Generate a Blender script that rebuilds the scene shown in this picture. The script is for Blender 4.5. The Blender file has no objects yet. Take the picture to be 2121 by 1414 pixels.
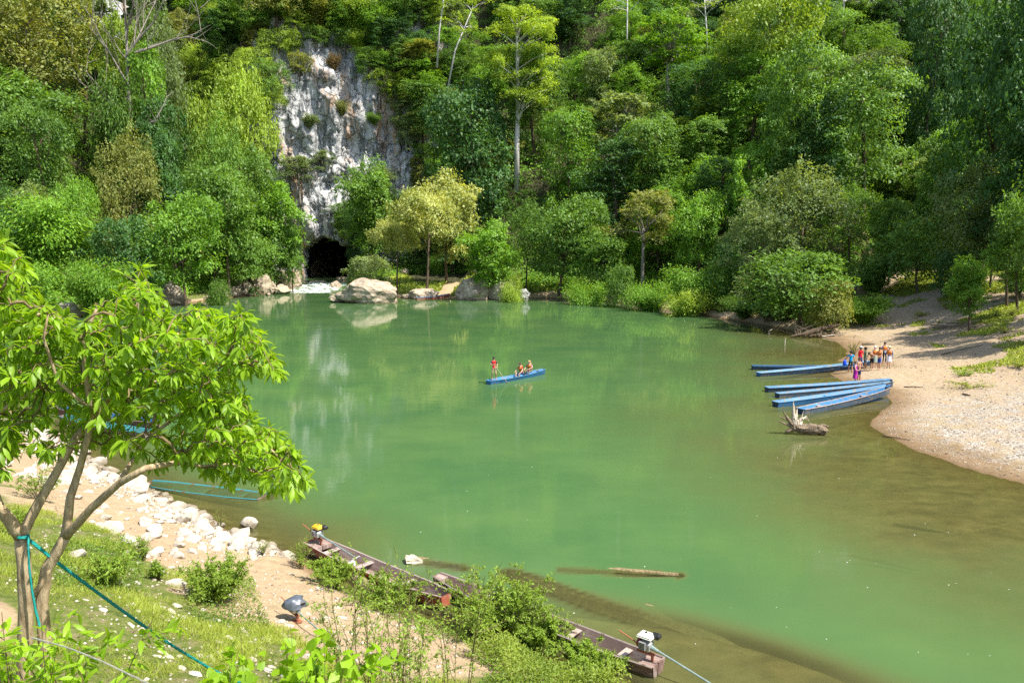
import bpy, bmesh, math, random
import numpy as np
from mathutils import Vector, Matrix
random.seed(7)
S = bpy.context.scene
COL = S.collection
# ------------------------------------------------------------------ camera
F_PX, CX, CY, PITCH, EYE = 1650.0, 1060.5, 707.0, math.radians(7.32), 10.0
cam_d = bpy.data.cameras.new('camera'); cam = bpy.data.objects.new('camera', cam_d); COL.objects.link(cam)
cam_d.sensor_width = 36.0; cam_d.lens = 36.0 * F_PX / 2121.0
cam_d.clip_start = 0.1; cam_d.clip_end = 3000
cam.location = (0, 0, EYE); cam.rotation_euler = (math.radians(90) - PITCH, 0, 0)
S.camera = cam
# ------------------------------------------------------------------ daylight
SUN_EL, SUN_DIR = math.radians(57), Vector((0.88, -0.47, 0)).normalized()
W = bpy.data.worlds.new("World"); S.world = W; W.use_nodes = True
nt = W.node_tree; bg = nt.nodes['Background']
sky = nt.nodes.new('ShaderNodeTexSky'); sky.sky_type = 'NISHITA'; sky.sun_disc = False
sky.sun_elevation = SUN_EL; sky.sun_rotation = math.atan2(SUN_DIR.x, SUN_DIR.y)
sky.air_density = 1.0; sky.dust_density = 1.5
nt.links.new(sky.outputs[0], bg.inputs[0]); bg.inputs[1].default_value = 0.145
sl = bpy.data.lights.new('sun', 'SUN'); sl.energy = 5.0; sl.angle = math.radians(0.53); sl.color = (1.0, 0.955, 0.87)
so = bpy.data.objects.new('sun', sl); COL.objects.link(so)
tosun = Vector((SUN_DIR.x * math.cos(SUN_EL), SUN_DIR.y * math.cos(SUN_EL), math.sin(SUN_EL)))
so.rotation_euler = tosun.to_track_quat('Z', 'Y').to_euler(); so.location = (60, 0, 120)
S.view_settings.view_transform = 'Standard'; S.view_settings.look = 'None'
S.view_settings.gamma = 1.0; S.view_settings.exposure = 0.90
S.view_settings.use_curve_mapping = False
S.render.engine = 'CYCLES'
cy = S.cycles
cy.max_bounces = 7; cy.diffuse_bounces = 3; cy.glossy_bounces = 3; cy.transmission_bounces = 4; cy.transparent_max_bounces = 10
cy.caustics_reflective = False; cy.caustics_refractive = False
cy.use_denoising = False
cy.sample_clamp_indirect = 6.0

# ------------------------------------------------------------------ helpers: rays of the photograph into the place
cp, sp_ = math.cos(PITCH), math.sin(PITCH)
def ray(px, py):
    a = (px - CX) / F_PX; b = (CY - py) / F_PX
    return np.array([a, cp + b * sp_, -sp_ + b * cp])
def G(px, py, z=0.0):
    r = ray(px, py); t = (z - EYE) / r[2]; return np.array([r[0] * t, r[1] * t, z])
def P(px, py, d):
    r = ray(px, py); t = d / r[1]; return np.array([r[0] * t, d, EYE + r[2] * t])
def proj(p):
    x, y, z = p[0], p[1], p[2] - EYE
    dep = y * cp - z * sp_; up = y * sp_ + z * cp
    return CX + F_PX * x / dep, CY - F_PX * up / dep

# ------------------------------------------------------------------ helpers: noise
def _h(ix, iy, iz, seed):
    n = (ix * 374761393 + iy * 668265263 + iz * 2147483647 + seed * 974711) & 0xffffffff
    n = ((n ^ (n >> 13)) * 1274126177) & 0xffffffff
    n = ((n ^ (n >> 16)) * 2246822519) & 0xffffffff
    return ((n ^ (n >> 15)) & 0xffff) / 65535.0
def vnoise(p, seed=0):
    p = np.asarray(p, float); i = np.floor(p).astype(np.int64); f = p - i; f = f * f * (3 - 2 * f)
    r = 0
    for a in (0, 1):
        wa = f[:, 0] if a else 1 - f[:, 0]
        for b in (0, 1):
            wb = f[:, 1] if b else 1 - f[:, 1]
            for c in (0, 1):
                wc = f[:, 2] if c else 1 - f[:, 2]
                r = r + wa * wb * wc * _h(i[:, 0] + a, i[:, 1] + b, i[:, 2] + c, seed)
    return r * 2 - 1
def fbm(p, seed=0, oct=4, gain=0.5):
    p = np.asarray(p, float); r = 0; a = 1.0
    for k in range(oct):
        r = r + a * vnoise(p * (2 ** k) + 17.3 * k, seed + k); a *= gain
    return r
def nrm(v):
    return v / np.maximum(np.linalg.norm(v, axis=-1, keepdims=True), 1e-9)
def smooth(a, b, x):
    t = np.clip((x - a) / (b - a), 0, 1); return t * t * (3 - 2 * t)

# ------------------------------------------------------------------ helpers: meshes
def np_mesh(name, V, Fs, mats=(), mi=None, fattr=None, vattr=None, shade=False):
    me = bpy.data.meshes.new(name)
    V = np.asarray(V, np.float32); Fs = [np.asarray(f, np.int32) for f in Fs if len(f)]
    me.vertices.add(len(V)); me.vertices.foreach_set('co', V.ravel())
    tot = sum(f.size for f in Fs); nf = sum(len(f) for f in Fs)
    me.loops.add(tot); me.polygons.add(nf)
    me.loops.foreach_set('vertex_index', np.concatenate([f.ravel() for f in Fs]))
    lt = np.concatenate([np.full(len(f), f.shape[1], np.int32) for f in Fs])
    ls = np.concatenate([[0], np.cumsum(lt)[:-1]]).astype(np.int32)
    me.polygons.foreach_set('loop_start', ls); me.polygons.foreach_set('loop_total', lt)
    if mi is not None: me.polygons.foreach_set('material_index', np.asarray(mi, np.int32))
    me.update(calc_edges=True)
    if shade: me.polygons.foreach_set('use_smooth', np.ones(nf, bool))
    for k, a in (fattr or {}).items():
        at = me.attributes.new(k, 'FLOAT', 'FACE'); at.data.foreach_set('value', np.asarray(a, np.float32))
    for k, a in (vattr or {}).items():
        at = me.attributes.new(k, 'FLOAT', 'POINT'); at.data.foreach_set('value', np.asarray(a, np.float32))
    for m in mats: me.materials.append(m)
    return me
def obj(name, me, parent=None, loc=None, rot=None, scale=None):
    o = bpy.data.objects.new(name, me); COL.objects.link(o)
    if parent: o.parent = parent
    if loc is not None: o.location = [float(v) for v in loc]
    if rot is not None: o.rotation_euler = rot
    if scale is not None: o.scale = scale if hasattr(scale, '__len__') else (scale,) * 3
    return o
def tag(o, label=None, cat=None, group=None, kind=None):
    for k, v in (('label', label), ('category', cat), ('group', group), ('kind', kind)):
        if v: o[k] = v
    return o
def thing(name, label, cat, loc=(0, 0, 0), rz=0.0, group=None, scale=1.0):
    return tag(obj(name, None, None, loc, (0, 0, rz), scale), label, cat, group)
def dup(root, loc, rz, label=None, group=None, scale=None):
    r = root.copy(); COL.objects.link(r); r.location = [float(v) for v in loc]; r.rotation_euler = (0, 0, rz)
    if scale is not None: r.scale = scale if hasattr(scale, '__len__') else (scale,) * 3
    if label: r['label'] = label
    if group: r['group'] = group
    for ch in list(root.children):
        c = ch.copy(); COL.objects.link(c); c.parent = r
        for g in list(ch.children):
            d = g.copy(); COL.objects.link(d); d.parent = c
    return r

class Acc:
    """collects shapes, builds ONE mesh object"""
    def __init__(s): s.V = []; s.F = []; s.M = []
    def add(s, V, F, m=0):
        k = len(s.V); s.V += [tuple(map(float, v)) for v in V]; s.F += [tuple(int(i) + k for i in f) for f in F]; s.M += [m] * len(F)
    def box(s, c, size, rot=None, m=0, ch=0.0, taper=(1, 1)):
        c = Vector(c); hx, hy, hz = [v / 2 for v in size]
        R = rot if rot is not None else Matrix.Identity(3)
        b = min(ch, hx * .9, hy * .9, hz * .9)
        V = []
        if b <= 0:
            for z, t in ((-hz, (1, 1)), (hz, taper)):
                for x, y in ((-hx, -hy), (hx, -hy), (hx, hy), (-hx, hy)): V.append(c + R @ Vector((x * t[0], y * t[1], z)))
            s.add(V, [(3, 2, 1, 0), (4, 5, 6, 7), (0, 1, 5, 4), (1, 2, 6, 5), (2, 3, 7, 6), (3, 0, 4, 7)], m); return
        for z, t, i in ((-hz, (1, 1), b), (-hz + b, (1, 1), 0), (hz - b, taper, 0), (hz, taper, b)):
            for x, y in ((-hx + i, -hy + i), (hx - i, -hy + i), (hx - i, hy - i), (-hx + i, hy - i)): V.append(c + R @ Vector((x * t[0], y * t[1], z)))
        F = [(3, 2, 1, 0), (12, 13, 14, 15)]
        for k in range(3):
            for j in range(4): F.append((4 * k + j, 4 * k + (j + 1) % 4, 4 * k + 4 + (j + 1) % 4, 4 * k + 4 + j))
        s.add(V, F, m)
    def tube(s, pts, rad, n=6, m=0, cap=True, wob=0.0):
        pts = [Vector([float(q) for q in p]) for p in pts]
        if not hasattr(rad, '__len__'): rad = [rad] * len(pts)
        V = []; F = []; up = Vector((0.13, 0.2, 1)).normalized()
        for i, p in enumerate(pts):
            d = (pts[min(i + 1, len(pts) - 1)] - pts[max(i - 1, 0)])
            if d.length < 1e-9: d = Vector((0, 0, 1))
            d.normalize(); a = d.cross(up)
            if a.length < 1e-3: a = d.cross(Vector((1, 0, 0)))
            a.normalize(); up = a.cross(d).normalized() if False else up
            b = a.cross(d)
            for j in range(n):
                t = 2 * math.pi * j / n; r = rad[i] * (1 + wob * (random.random() - .5))
                V.append(p + a * (math.cos(t) * r) + b * (math.sin(t) * r))
        for i in range(len(pts) - 1):
            for j in range(n): F.append((i * n + j, i * n + (j + 1) % n, (i + 1) * n + (j + 1) % n, (i + 1) * n + j))
        if cap: F.append(tuple(range(n - 1, -1, -1))); F.append(tuple(range((len(pts) - 1) * n, len(pts) * n)))
        s.add(V, F, m)
    def ell(s, c, r, n=10, k=7, m=0, R=None, z0=-1.0):
        c = Vector(c); r = r if hasattr(r, '__len__') else (r, r, r); V = []; F = []
        t0 = math.acos(max(-1, min(1, z0)))
        for i in range(k + 1):
            th = t0 * i / k
            for j in range(n):
                ph = 2 * math.pi * j / n
                q = Vector((r[0] * math.sin(th) * math.cos(ph), r[1] * math.sin(th) * math.sin(ph), r[2] * math.cos(th)))
                V.append(c + (R @ q if R is not None else q))
        for i in range(k):
            for j in range(n): F.append((i * n + j, (i + 1) * n + j, (i + 1) * n + (j + 1) % n, i * n + (j + 1) % n))
        s.add(V, F, m)
    def mesh(s, name, mats, smoothed=False):
        me = bpy.data.meshes.new(name); me.from_pydata(s.V, [], s.F); me.update()
        for mm in mats: me.materials.append(mm)
        me.polygons.foreach_set('material_index', s.M)
        if smoothed: me.polygons.foreach_set('use_smooth', [True] * len(s.F))
        return me
    def build(s, name, mats, parent=None, smoothed=False, **k):
        if not isinstance(mats, (list, tuple)): mats = [mats]
        return obj(name, s.mesh(name, mats, smoothed), parent, **k)

# leaf scatter --------------------------------------------------------------
LEAF_Q = (np.array([[0, 0, 0], [.45, -.29, .05], [1, 0, -.06], [.45, .29, .05]]), np.array([[0, 1, 2, 3]]))
_lv = [[0, 0, 0]]
for t, w, dz in ((.22, .11, .02), (.5, .155, .0), (.78, .10, -.07)):
    _lv += [[t, -w, dz + .035], [t, 0, dz], [t, w, dz + .035]]
_lv += [[1, 0, -.17]]
LEAF_N = (np.array(_lv, float), [[0, 1, 2], [0, 2, 3], [1, 4, 5], [1, 5, 2], [2, 5, 6], [2, 6, 3], [4, 7, 8], [4, 8, 5], [5, 8, 9], [5, 9, 6], [7, 10, 8], [8, 10, 9]])
LEAF_N = (LEAF_N[0], np.array(LEAF_N[1]))
LEAF_S = (np.array([[0, 0, 0], [.4, -.2, .04], [.4, .2, .04], [1, 0, -.08]]), np.array([[0, 1, 3], [0, 3, 2]]))
LEAF_HEART = (np.array([[0, 0, 0], [-.06, -.25, .03], [.25, -.42, .02], [.65, -.28, -.02], [1, 0, -.16], [.65, .28, -.02], [.25, .42, .02], [-.06, .25, .03], [.35, 0, -.03]]),
              np.array([[0, 1, 8], [1, 2, 8], [2, 3, 8], [3, 4, 8], [4, 5, 8], [5, 6, 8], [6, 7, 8], [7, 0, 8]]))
BLADE = (np.array([[0, -.03, 0], [0, .03, 0], [.5, -.025, .03], [.5, .025, .03], [1, 0, -.06]]), np.array([[0, 2, 1], [1, 2, 3], [2, 4, 3]]))
def scatter(tpl, pos, axis, normal, size):
    T, Fc = tpl; pos = np.asarray(pos); x = nrm(axis)
    z = nrm(normal - (normal * x).sum(1, keepdims=True) * x); y = np.cross(z, x)
    sz = np.asarray(size).reshape(-1, 1, 1) if np.ndim(size) else size
    V = pos[:, None, :] + sz * (T[None, :, 0:1] * x[:, None, :] + T[None, :, 1:2] * y[:, None, :] + T[None, :, 2:3] * z[:, None, :])
    n, k = len(pos), len(T)
    Fa = (Fc[None] + (np.arange(n) * k)[:, None, None]).reshape(-1, Fc.shape[1])
    return V.reshape(-1, 3), Fa, len(Fc)
def leaf_mesh(name, tpl, pos, axis, normal, size, tint, mat):
    V, Fa, k = scatter(tpl, pos, axis, normal, size)
    return np_mesh(name, V, [Fa], [mat] if mat else [], fattr={'tint': np.repeat(tint, k)})

# ------------------------------------------------------------------ materials
class N:
    def __init__(s, name):
        s.m = bpy.data.materials.new(name); s.m.use_nodes = True; s.t = s.m.node_tree
        s.p = s.t.nodes['Principled BSDF']; s.out = s.t.nodes['Material Output']
    def n(s, ty, **k):
        x = s.t.nodes.new(ty)
        for a, b in k.items():
            if a.startswith('i_'):
                key = a[2:]; key = int(key) if key.isdigit() else key.replace('_', ' ')
                x.inputs[key].default_value = b
            else: setattr(x, a, b)
        return x
    def l(s, a, b): s.t.links.new(a, b); return b
    def pos(s, scale=(1, 1, 1), obj_space=False):
        if obj_space: src = s.n('ShaderNodeTexCoord').outputs['Object']
        else: src = s.n('ShaderNodeNewGeometry').outputs['Position']
        mp = s.n('ShaderNodeMapping'); mp.inputs['Scale'].default_value = scale; s.l(src, mp.inputs[0]); return mp.outputs[0]
    def noise(s, vec, scale, detail=4, rough=.55, out=0):
        x = s.n('ShaderNodeTexNoise'); x.inputs['Scale'].default_value = scale; x.inputs['Detail'].default_value = detail
        x.inputs['Roughness'].default_value = rough; s.l(vec, x.inputs['Vector']); return x.outputs[out]
    def ramp(s, fac, stops, interp='LINEAR'):
        x = s.n('ShaderNodeValToRGB'); cr = x.color_ramp; cr.interpolation = interp
        while len(cr.elements) < len(stops): cr.elements.new(.5)
        for e, (p, c) in zip(cr.elements, stops):
            e.position = p; e.color = (*c, 1) if hasattr(c, '__len__') else (c, c, c, 1)
        s.l(fac, x.inputs[0]); return x.outputs[0]
    def mix(s, fac, a, b, mode='MIX'):
        x = s.n('ShaderNodeMix'); x.data_type = 'RGBA'; x.blend_type = mode
        for v, i in ((fac, 0), (a, 6), (b, 7)):
            if hasattr(v, 'links'): s.l(v, x.inputs[i])
            elif i == 0: x.inputs[0].default_value = v
            else: x.inputs[i].default_value = (*v, 1)
        return x.outputs[2]
    def math(s, op, a, b=0.0, c=None, clamp=False):
        x = s.n('ShaderNodeMath'); x.operation = op; x.use_clamp = clamp
        for v, i in ((a, 0), (b, 1), (c, 2)):
            if v is None: continue
            if hasattr(v, 'links'): s.l(v, x.inputs[i])
            else: x.inputs[i].default_value = v
        return x.outputs[0]
    def attr(s, name, typ='GEOMETRY'):
        x = s.n('ShaderNodeAttribute'); x.attribute_name = name; x.attribute_type = typ; return x.outputs['Fac']
    def bump(s, h, strength=.3, dist=.05):
        x = s.n('ShaderNodeBump'); x.inputs['Strength'].default_value = strength; x.inputs['Distance'].default_value = dist
        s.l(h, x.inputs['Height']); s.l(x.outputs[0], s.p.inputs['Normal']); return x.outputs[0]
    def col(s, c): (s.l(c, s.p.inputs['Base Color']) if hasattr(c, 'links') else setattr(s.p.inputs['Base Color'], 'default_value', (*c, 1))); return s
    def rough(s, r, spec=.5): s.p.inputs['Roughness'].default_value = r; s.p.inputs['Specular IOR Level'].default_value = spec; return s

def leaf_mat(name, dark, light, warm=None, trans=.34, rough=.5, spec=.25, patch=.12):
    """leaf colour: per-leaf tint, per-plant drift; light passes through the blade"""
    m = N(name); t = m.attr('tint'); oi = m.n('ShaderNodeObjectInfo').outputs['Random']
    big = m.noise(m.pos(), patch, 2, .5)
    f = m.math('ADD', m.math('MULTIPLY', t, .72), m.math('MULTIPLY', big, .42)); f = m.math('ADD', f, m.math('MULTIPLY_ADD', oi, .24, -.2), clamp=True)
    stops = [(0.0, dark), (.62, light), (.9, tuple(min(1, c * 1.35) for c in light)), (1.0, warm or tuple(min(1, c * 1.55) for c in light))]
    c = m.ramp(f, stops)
    m.col(c).rough(rough, spec)
    tr = m.n('ShaderNodeBsdfTranslucent'); tc = m.mix(1.0, c, (1.9, 1.75, .55), 'MULTIPLY'); m.l(tc, tr.inputs[0])
    ms = m.n('ShaderNodeMixShader'); ms.inputs[0].default_value = trans
    m.l(m.p.outputs[0], ms.inputs[1]); m.l(tr.outputs[0], ms.inputs[2]); m.l(ms.outputs[0], m.out.inputs[0])
    return m.m
L = {
 'mid':    leaf_mat('leaf_mid_green', (.040, .096, .014), (.148, .268, .042)),
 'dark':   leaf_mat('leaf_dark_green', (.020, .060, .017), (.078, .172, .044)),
 'bright': leaf_mat('leaf_bright_green', (.058, .142, .014), (.190, .350, .040), trans=.38),
 'lime':   leaf_mat('leaf_lime_green', (.105, .190, .016), (.295, .405, .055), trans=.38),
 'olive':  leaf_mat('leaf_olive_green', (.085, .112, .022), (.250, .275, .065), (.36, .25, .10)),
 'grey':   leaf_mat('leaf_grey_green', (.070, .118, .040), (.220, .290, .100)),
 'pale':   leaf_mat('leaf_pale_yellow_blossom', (.140, .200, .040), (.46, .48, .16), (.68, .64, .30)),
 'brown':  leaf_mat('leaf_dry_brown', (.110, .075, .035), (.26, .19, .085)),
 'near':   leaf_mat('leaf_near_tree', (.090, .180, .010), (.270, .430, .026), (.46, .50, .04), trans=.50, rough=.42, spec=.35, patch=1.6),
 'heart':  leaf_mat('leaf_heart_shrub', (.080, .175, .010), (.250, .410, .022), (.45, .46, .04), trans=.45, rough=.42, patch=2.),
 'bush':   leaf_mat('leaf_small_bush', (.060, .120, .015), (.200, .300, .036), (.32, .31, .06), patch=1.),
 'red':    leaf_mat('leaf_red_tinged', (.080, .150, .018), (.230, .300, .040), (.48, .11, .04), patch=3.),
 'grass':  leaf_mat('grass_blade', (.110, .160, .020), (.300, .360, .055), (.46, .41, .17), trans=.3, patch=.6),
}
def bark_mat(name, a, b, sc=3.0):
    m = N(name); v = m.pos((1, 1, .3), True); h = m.noise(v, sc * 4, 5, .65)
    m.col(m.ramp(h, [(.3, a), (.7, b)])).rough(.85, .2); m.bump(h, .6, .03); return m.m
B = {'brown': bark_mat('bark_brown', (.045, .03, .018), (.15, .11, .07)),
     'pale': bark_mat('bark_pale', (.30, .28, .25), (.66, .63, .58)),
     'grey': bark_mat('bark_grey', (.12, .105, .085), (.33, .29, .24)),
     'near': bark_mat('bark_smooth_tan', (.20, .14, .075), (.50, .39, .24), 5),
     'twig': bark_mat('bark_twig', (.10, .07, .03), (.25, .19, .10), 5),
     'drift': bark_mat('driftwood', (.065, .045, .028), (.27, .205, .14), 3),
     'bleach': bark_mat('driftwood_bleached', (.30, .24, .17), (.62, .54, .42), 3),
     'wetlog': bark_mat('waterlogged_wood', (.09, .07, .035), (.30, .235, .12), 3)}
def rock_mat(name, a, b, c, sc=1.0, streak=False, crack=True):
    m = N(name); v = m.pos((1, 1, .35 if streak else 1)); h = m.noise(v, 1.6 * sc, 8, .66); h2 = m.noise(v, .5 * sc, 3, .5)
    k = m.ramp(h, [(.3, a), (.52, b), (.75, c)])
    if crack:
        vo = m.n('ShaderNodeTexVoronoi', feature='DISTANCE_TO_EDGE'); vo.inputs['Scale'].default_value = 1.1 * sc
        wv = m.n('ShaderNodeMix'); wv.data_type = 'VECTOR'; wv.inputs[0].default_value = .25
        nz = m.n('ShaderNodeTexNoise'); nz.inputs['Scale'].default_value = 1.5 * sc; nz.inputs['Detail'].default_value = 5; m.l(v, nz.inputs['Vector'])
        m.l(v, wv.inputs[4]); m.l(nz.outputs['Color'], wv.inputs[5]); m.l(wv.outputs[1], vo.inputs['Vector'])
        e = m.ramp(vo.outputs[0], [(0, .45), (.035, 1.)])
        k = m.mix(1.0, k, e, 'MULTIPLY')
    k = m.mix(m.ramp(h2, [(.45, 0.), (.7, .6)]), k, a)
    # tide stain just above the water
    z = m.n('ShaderNodeSeparateXYZ'); m.l(m.n('ShaderNodeNewGeometry').outputs['Position'], z.inputs[0])
    wet = m.n('ShaderNodeMapRange'); wet.inputs[1].default_value = .12; wet.inputs[2].default_value = .45; wet.inputs[3].default_value = .5; wet.inputs[4].default_value = 1.
    m.l(m.math('ADD', z.outputs[2], m.math('MULTIPLY', h2, .2)), wet.inputs[0])
    k = m.mix(1.0, k, m.ramp(wet.outputs[0], [(.5, (.42, .38, .3)), (1., (1, 1, 1))]), 'MULTIPLY')
    m.col(k).rough(.85, .25); m.bump(h, .8, .12 / sc); return m.m
ROCK = rock_mat('limestone_boulder', (.20, .155, .105), (.42, .34, .245), (.58, .49, .37), .8)
RIP = rock_mat('pale_riprap_stone', (.28, .235, .175), (.48, .43, .35), (.62, .575, .50), 2.5, crack=False)
GREYROCK = rock_mat('grey_rock', (.17, .165, .16), (.38, .37, .35), (.6, .58, .54), 1.)
def plain(name, c, rough=.6, spec=.4, metal=0., var=.25, sc=6., obj_space=True):
    m = N(name); h = m.noise(m.pos((1, 1, 1), obj_space), sc, 5, .6)
    m.col(m.ramp(h, [(.25, tuple(x * (1 - var) for x in c)), (.75, tuple(min(1, x * (1 + var)) for x in c))])).rough(rough, spec)
    m.p.inputs['Metallic'].default_value = metal; return m.m
def paint(name, c, under, wear=.62, rough=.5, stretch=(1, 1, 1)):
    m = N(name); v = m.pos(stretch, True); h = m.noise(v, 3.5, 8, .7); h2 = m.noise(v, .9, 3, .5)
    base = m.ramp(h2, [(.3, tuple(x * .8 for x in c)), (.7, tuple(min(1, x * 1.15) for x in c))])
    m.col(m.mix(m.ramp(h, [(wear - .02, 0.), (wear + .05, 1.)]), base, under)).rough(rough, .4); m.bump(h, .25, .01); return m.m
# ------------------------------------------------------------------ ground: shore line, zones, height field
def g2(px, py): return tuple(G(px, py)[:2])
SH = []   # (x, y, zone) ; zones: 0 near bank, 1 beach, 2 far bank, 3 channel
def shp(z, *pts):
    for p in pts: SH.append((p[0], p[1], z))
shp(0, (-150, 58), (-85, 57), (-56, 55), g2(-60, 822), g2(60, 868), g2(150, 925), g2(225, 978), g2(305, 1012), g2(400, 1058), g2(470, 1098), g2(540, 1128),
    g2(610, 1152), g2(700, 1205), g2(850, 1285), g2(1000, 1335), g2(1150, 1385), g2(1290, 1420), g2(1420, 1475), (7, 13.2), (13, 9), (26, 2), (60, -12), (90, -20))
shp(1, (90, 0), (60, 12), (40, 20), (29, 26), g2(2121, 1000), g2(1985, 962), g2(1900, 932), g2(1838, 905), g2(1800, 880), g2(1822, 855), g2(1850, 835),
    g2(1838, 815), g2(1790, 800), g2(1745, 788), g2(1722, 775), g2(1735, 765), g2(1790, 758), g2(1775, 752), g2(1733, 747), g2(1752, 738), g2(1752, 726), g2(1738, 712), g2(1722, 702))
shp(2, g2(1650, 688), g2(1560, 670), g2(1500, 661), g2(1400, 641), g2(1300, 629), g2(1230, 622), g2(1130, 617), g2(1000, 619), g2(930, 618), g2(850, 619), g2(800, 613), (-30, 148))
shp(3, (-34, 160), (-37, 190), (-37, 236), (-49, 236), (-49, 190), (-46, 165))
shp(2, g2(618, 603), g2(560, 607), g2(500, 614), g2(430, 623), g2(350, 632), g2(250, 646), g2(120, 662), g2(0, 690), (-95, 88), (-150, 92))
SHP = np.array(SH, float)
PA = SHP; PB = np.roll(SHP, -1, axis=0)
def shore(x, y, full=False):
    """signed distance (+ on land), zone weights of the nearest shore"""
    x = np.asarray(x, float).ravel(); y = np.asarray(y, float).ravel()
    best = np.full(len(x), 1e9); zi = np.zeros((len(x), 4)); inside = np.zeros(len(x), bool); dz = np.full((len(x), 4), 1e4)
    for a, b in zip(PA, PB):
        dx, dy = b[0] - a[0], b[1] - a[1]; L2 = dx * dx + dy * dy
        t = np.clip(((x - a[0]) * dx + (y - a[1]) * dy) / L2, 0, 1)
        d = np.hypot(x - a[0] - t * dx, y - a[1] - t * dy)
        m = d < best; best[m] = d[m]; k = int(a[2]); dz[:, k] = np.minimum(dz[:, k], d)
        za = np.zeros(4); za[int(a[2])] = 1; zb = np.zeros(4); zb[int(b[2])] = 1
        w = za[None] * (1 - t[m])[:, None] + zb[None] * t[m][:, None]; zi[m] = w
        c = (a[1] > y) != (b[1] > y)
        if abs(dy) > 1e-9:
            xi = a[0] + (y - a[1]) / dy * dx
            inside ^= c & (x < xi)
    k = smooth(-3, 4, x - 34 - .50 * (y - 84)) * (y > 60) * (~inside)      # the sandy bank runs on behind the point
    mv = zi[:, 2] * k; zi[:, 2] -= mv; zi[:, 1] += mv
    return (np.where(inside, -best, best), zi, dz) if full else (np.where(inside, -best, best), zi)
def height(x, y):
    x = np.asarray(x, float); shape = x.shape; x = x.ravel(); y = np.asarray(y, float).ravel()
    jx = fbm(np.c_[x / 2.2, y / 2.2, 0 * x], 3, 3); s, w, dz = shore(x + jx * .16, y + .16 * np.roll(jx, 3), True)
    l = np.maximum(s, 0); u = np.maximum(-s, 0)
    near = np.interp(l, [0, .8, 2.5, 4, 7, 10, 14, 19, 30, 60], [0, .32, .75, 1.15, 2.35, 3.45, 5.3, 8.0, 8.6, 10])
    beach = np.interp(l, [0, 3, 8, 13, 20, 30, 40, 140], [0, .3, .95, 2.5, 4.6, 7.2, 11, 88])
    bump = smooth(-66, -58, x) * (1 - smooth(-11, -2, x)) * smooth(110, 125, y)
    hl = 1.06 * np.maximum(l - 14, 0); hill = (1 - bump) * hl + bump * 1.9 * np.maximum(y - 191, 0)
    hill = 92 * np.tanh(hill / 92)
    ridge = fbm(np.c_[x / 30, y / 34, 0 * x + 5], 11, 3) * 6 * smooth(4, 25, hill)
    far = np.interp(l, [0, 1.2, 4, 9, 14], [0, .6, 1.1, 2.2, 3.6]) * (1 - .45 * bump) + hill + ridge
    chan = np.interp(l, [0, 1, 3, 8], [0, .9, 1.6, 2.4]) + bump * 1.9 * np.maximum(y - 240, 0)
    chan = np.maximum(chan, np.where((np.abs(x + 43) > 7.5) | (y > 238), 1.9 * np.maximum(y - 191, 0), 0))
    land = w[:, 0] * near + w[:, 1] * beach + w[:, 2] * far + w[:, 3] * chan
    bed = np.minimum(np.minimum(np.interp(dz[:, 0], [0, .6, 2, 4, 9, 20], [0, .16, .5, 1.0, 2.2, 5]), np.interp(dz[:, 1], [0, 2, 6, 12, 22, 40], [0, .13, .42, .9, 1.7, 5])),
                     np.interp(np.minimum(dz[:, 2], dz[:, 3]), [0, 1, 3, 10], [0, .5, 1.5, 5])) * (s < 0)
    # the shelf of silt in front of the near bank
    bed = np.minimum(bed, 5)
    shelf = 1 - smooth(.55, 1.25, np.sqrt(((x - 4.5 - .3 * (20 - y)) / 4.6) ** 2 + ((y + .55 * x - 20.6) / 2.6) ** 2)); bed = bed * (1 - shelf) + np.minimum(bed, .27 + .05 * vnoise(np.c_[x / 2, y / 2, 0 * x], 5)) * shelf
    shelf2 = smooth(4, 15, x) * (1 - smooth(30, 46, y)); bed = bed * (1 - .50 * shelf2)
    n1 = fbm(np.c_[x / 1.3, y / 1.3, 0 * x], 23, 4); n2 = fbm(np.c_[x / 7, y / 7, 0 * x], 29, 3)
    z = land - bed
    on = smooth(.15, 2.5, l); rough = .05 * w[:, 0] + .035 * w[:, 1] + .22 * w[:, 2] + .2 * w[:, 3]
    z = z + on * (n1 * rough + n2 * (.10 * w[:, 0] + .16 * w[:, 1] + .3 * w[:, 2]))
    z = z + smooth(.3, 2.5, u) * (n2 * .16 + n1 * .04)
    z = np.where((s < 0) & (u > .25), np.minimum(z, -.03 - .03 * np.minimum(u, 4)), z)
    z = np.where((np.hypot(x, y) < 3.2), np.minimum(z, 8.3), z)
    return z.reshape(shape)
def span(a, b, st): return np.arange(a, b - 1e-6, st)
XS = np.concatenate([span(-420, -160, 10), span(-160, -60, 2), span(-60, -26, .8), span(-26, -14, .35), span(-14, 16, .22), span(16, 44, .32), span(44, 80, .8), span(80, 160, 2), span(160, 421, 10)])
YS = np.concatenate([span(-40, -4, 3), span(-4, 8, .5), span(8, 30, .22), span(30, 62, .32), span(62, 110, .5), span(110, 190, 1.0), span(190, 300, 2.0), span(300, 601, 12)])
GX, GY = np.meshgrid(XS, YS)
GZ = height(GX, GY)
GS, GW = shore(GX, GY); GS = GS.reshape(GX.shape)
def gz(x, y):
    x = np.clip(np.asarray(x, float), XS[0], XS[-1] - .01); y = np.clip(np.asarray(y, float), YS[0], YS[-1] - .01)
    i = np.clip(np.searchsorted(XS, x, 'right') - 1, 0, len(XS) - 2); j = np.clip(np.searchsorted(YS, y, 'right') - 1, 0, len(YS) - 2)
    u = (x - XS[i]) / (XS[i + 1] - XS[i]); v = (y - YS[j]) / (YS[j + 1] - YS[j])
    return (GZ[j, i] * (1 - u) + GZ[j, i + 1] * u) * (1 - v) + (GZ[j + 1, i] * (1 - u) + GZ[j + 1, i + 1] * u) * v
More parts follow.
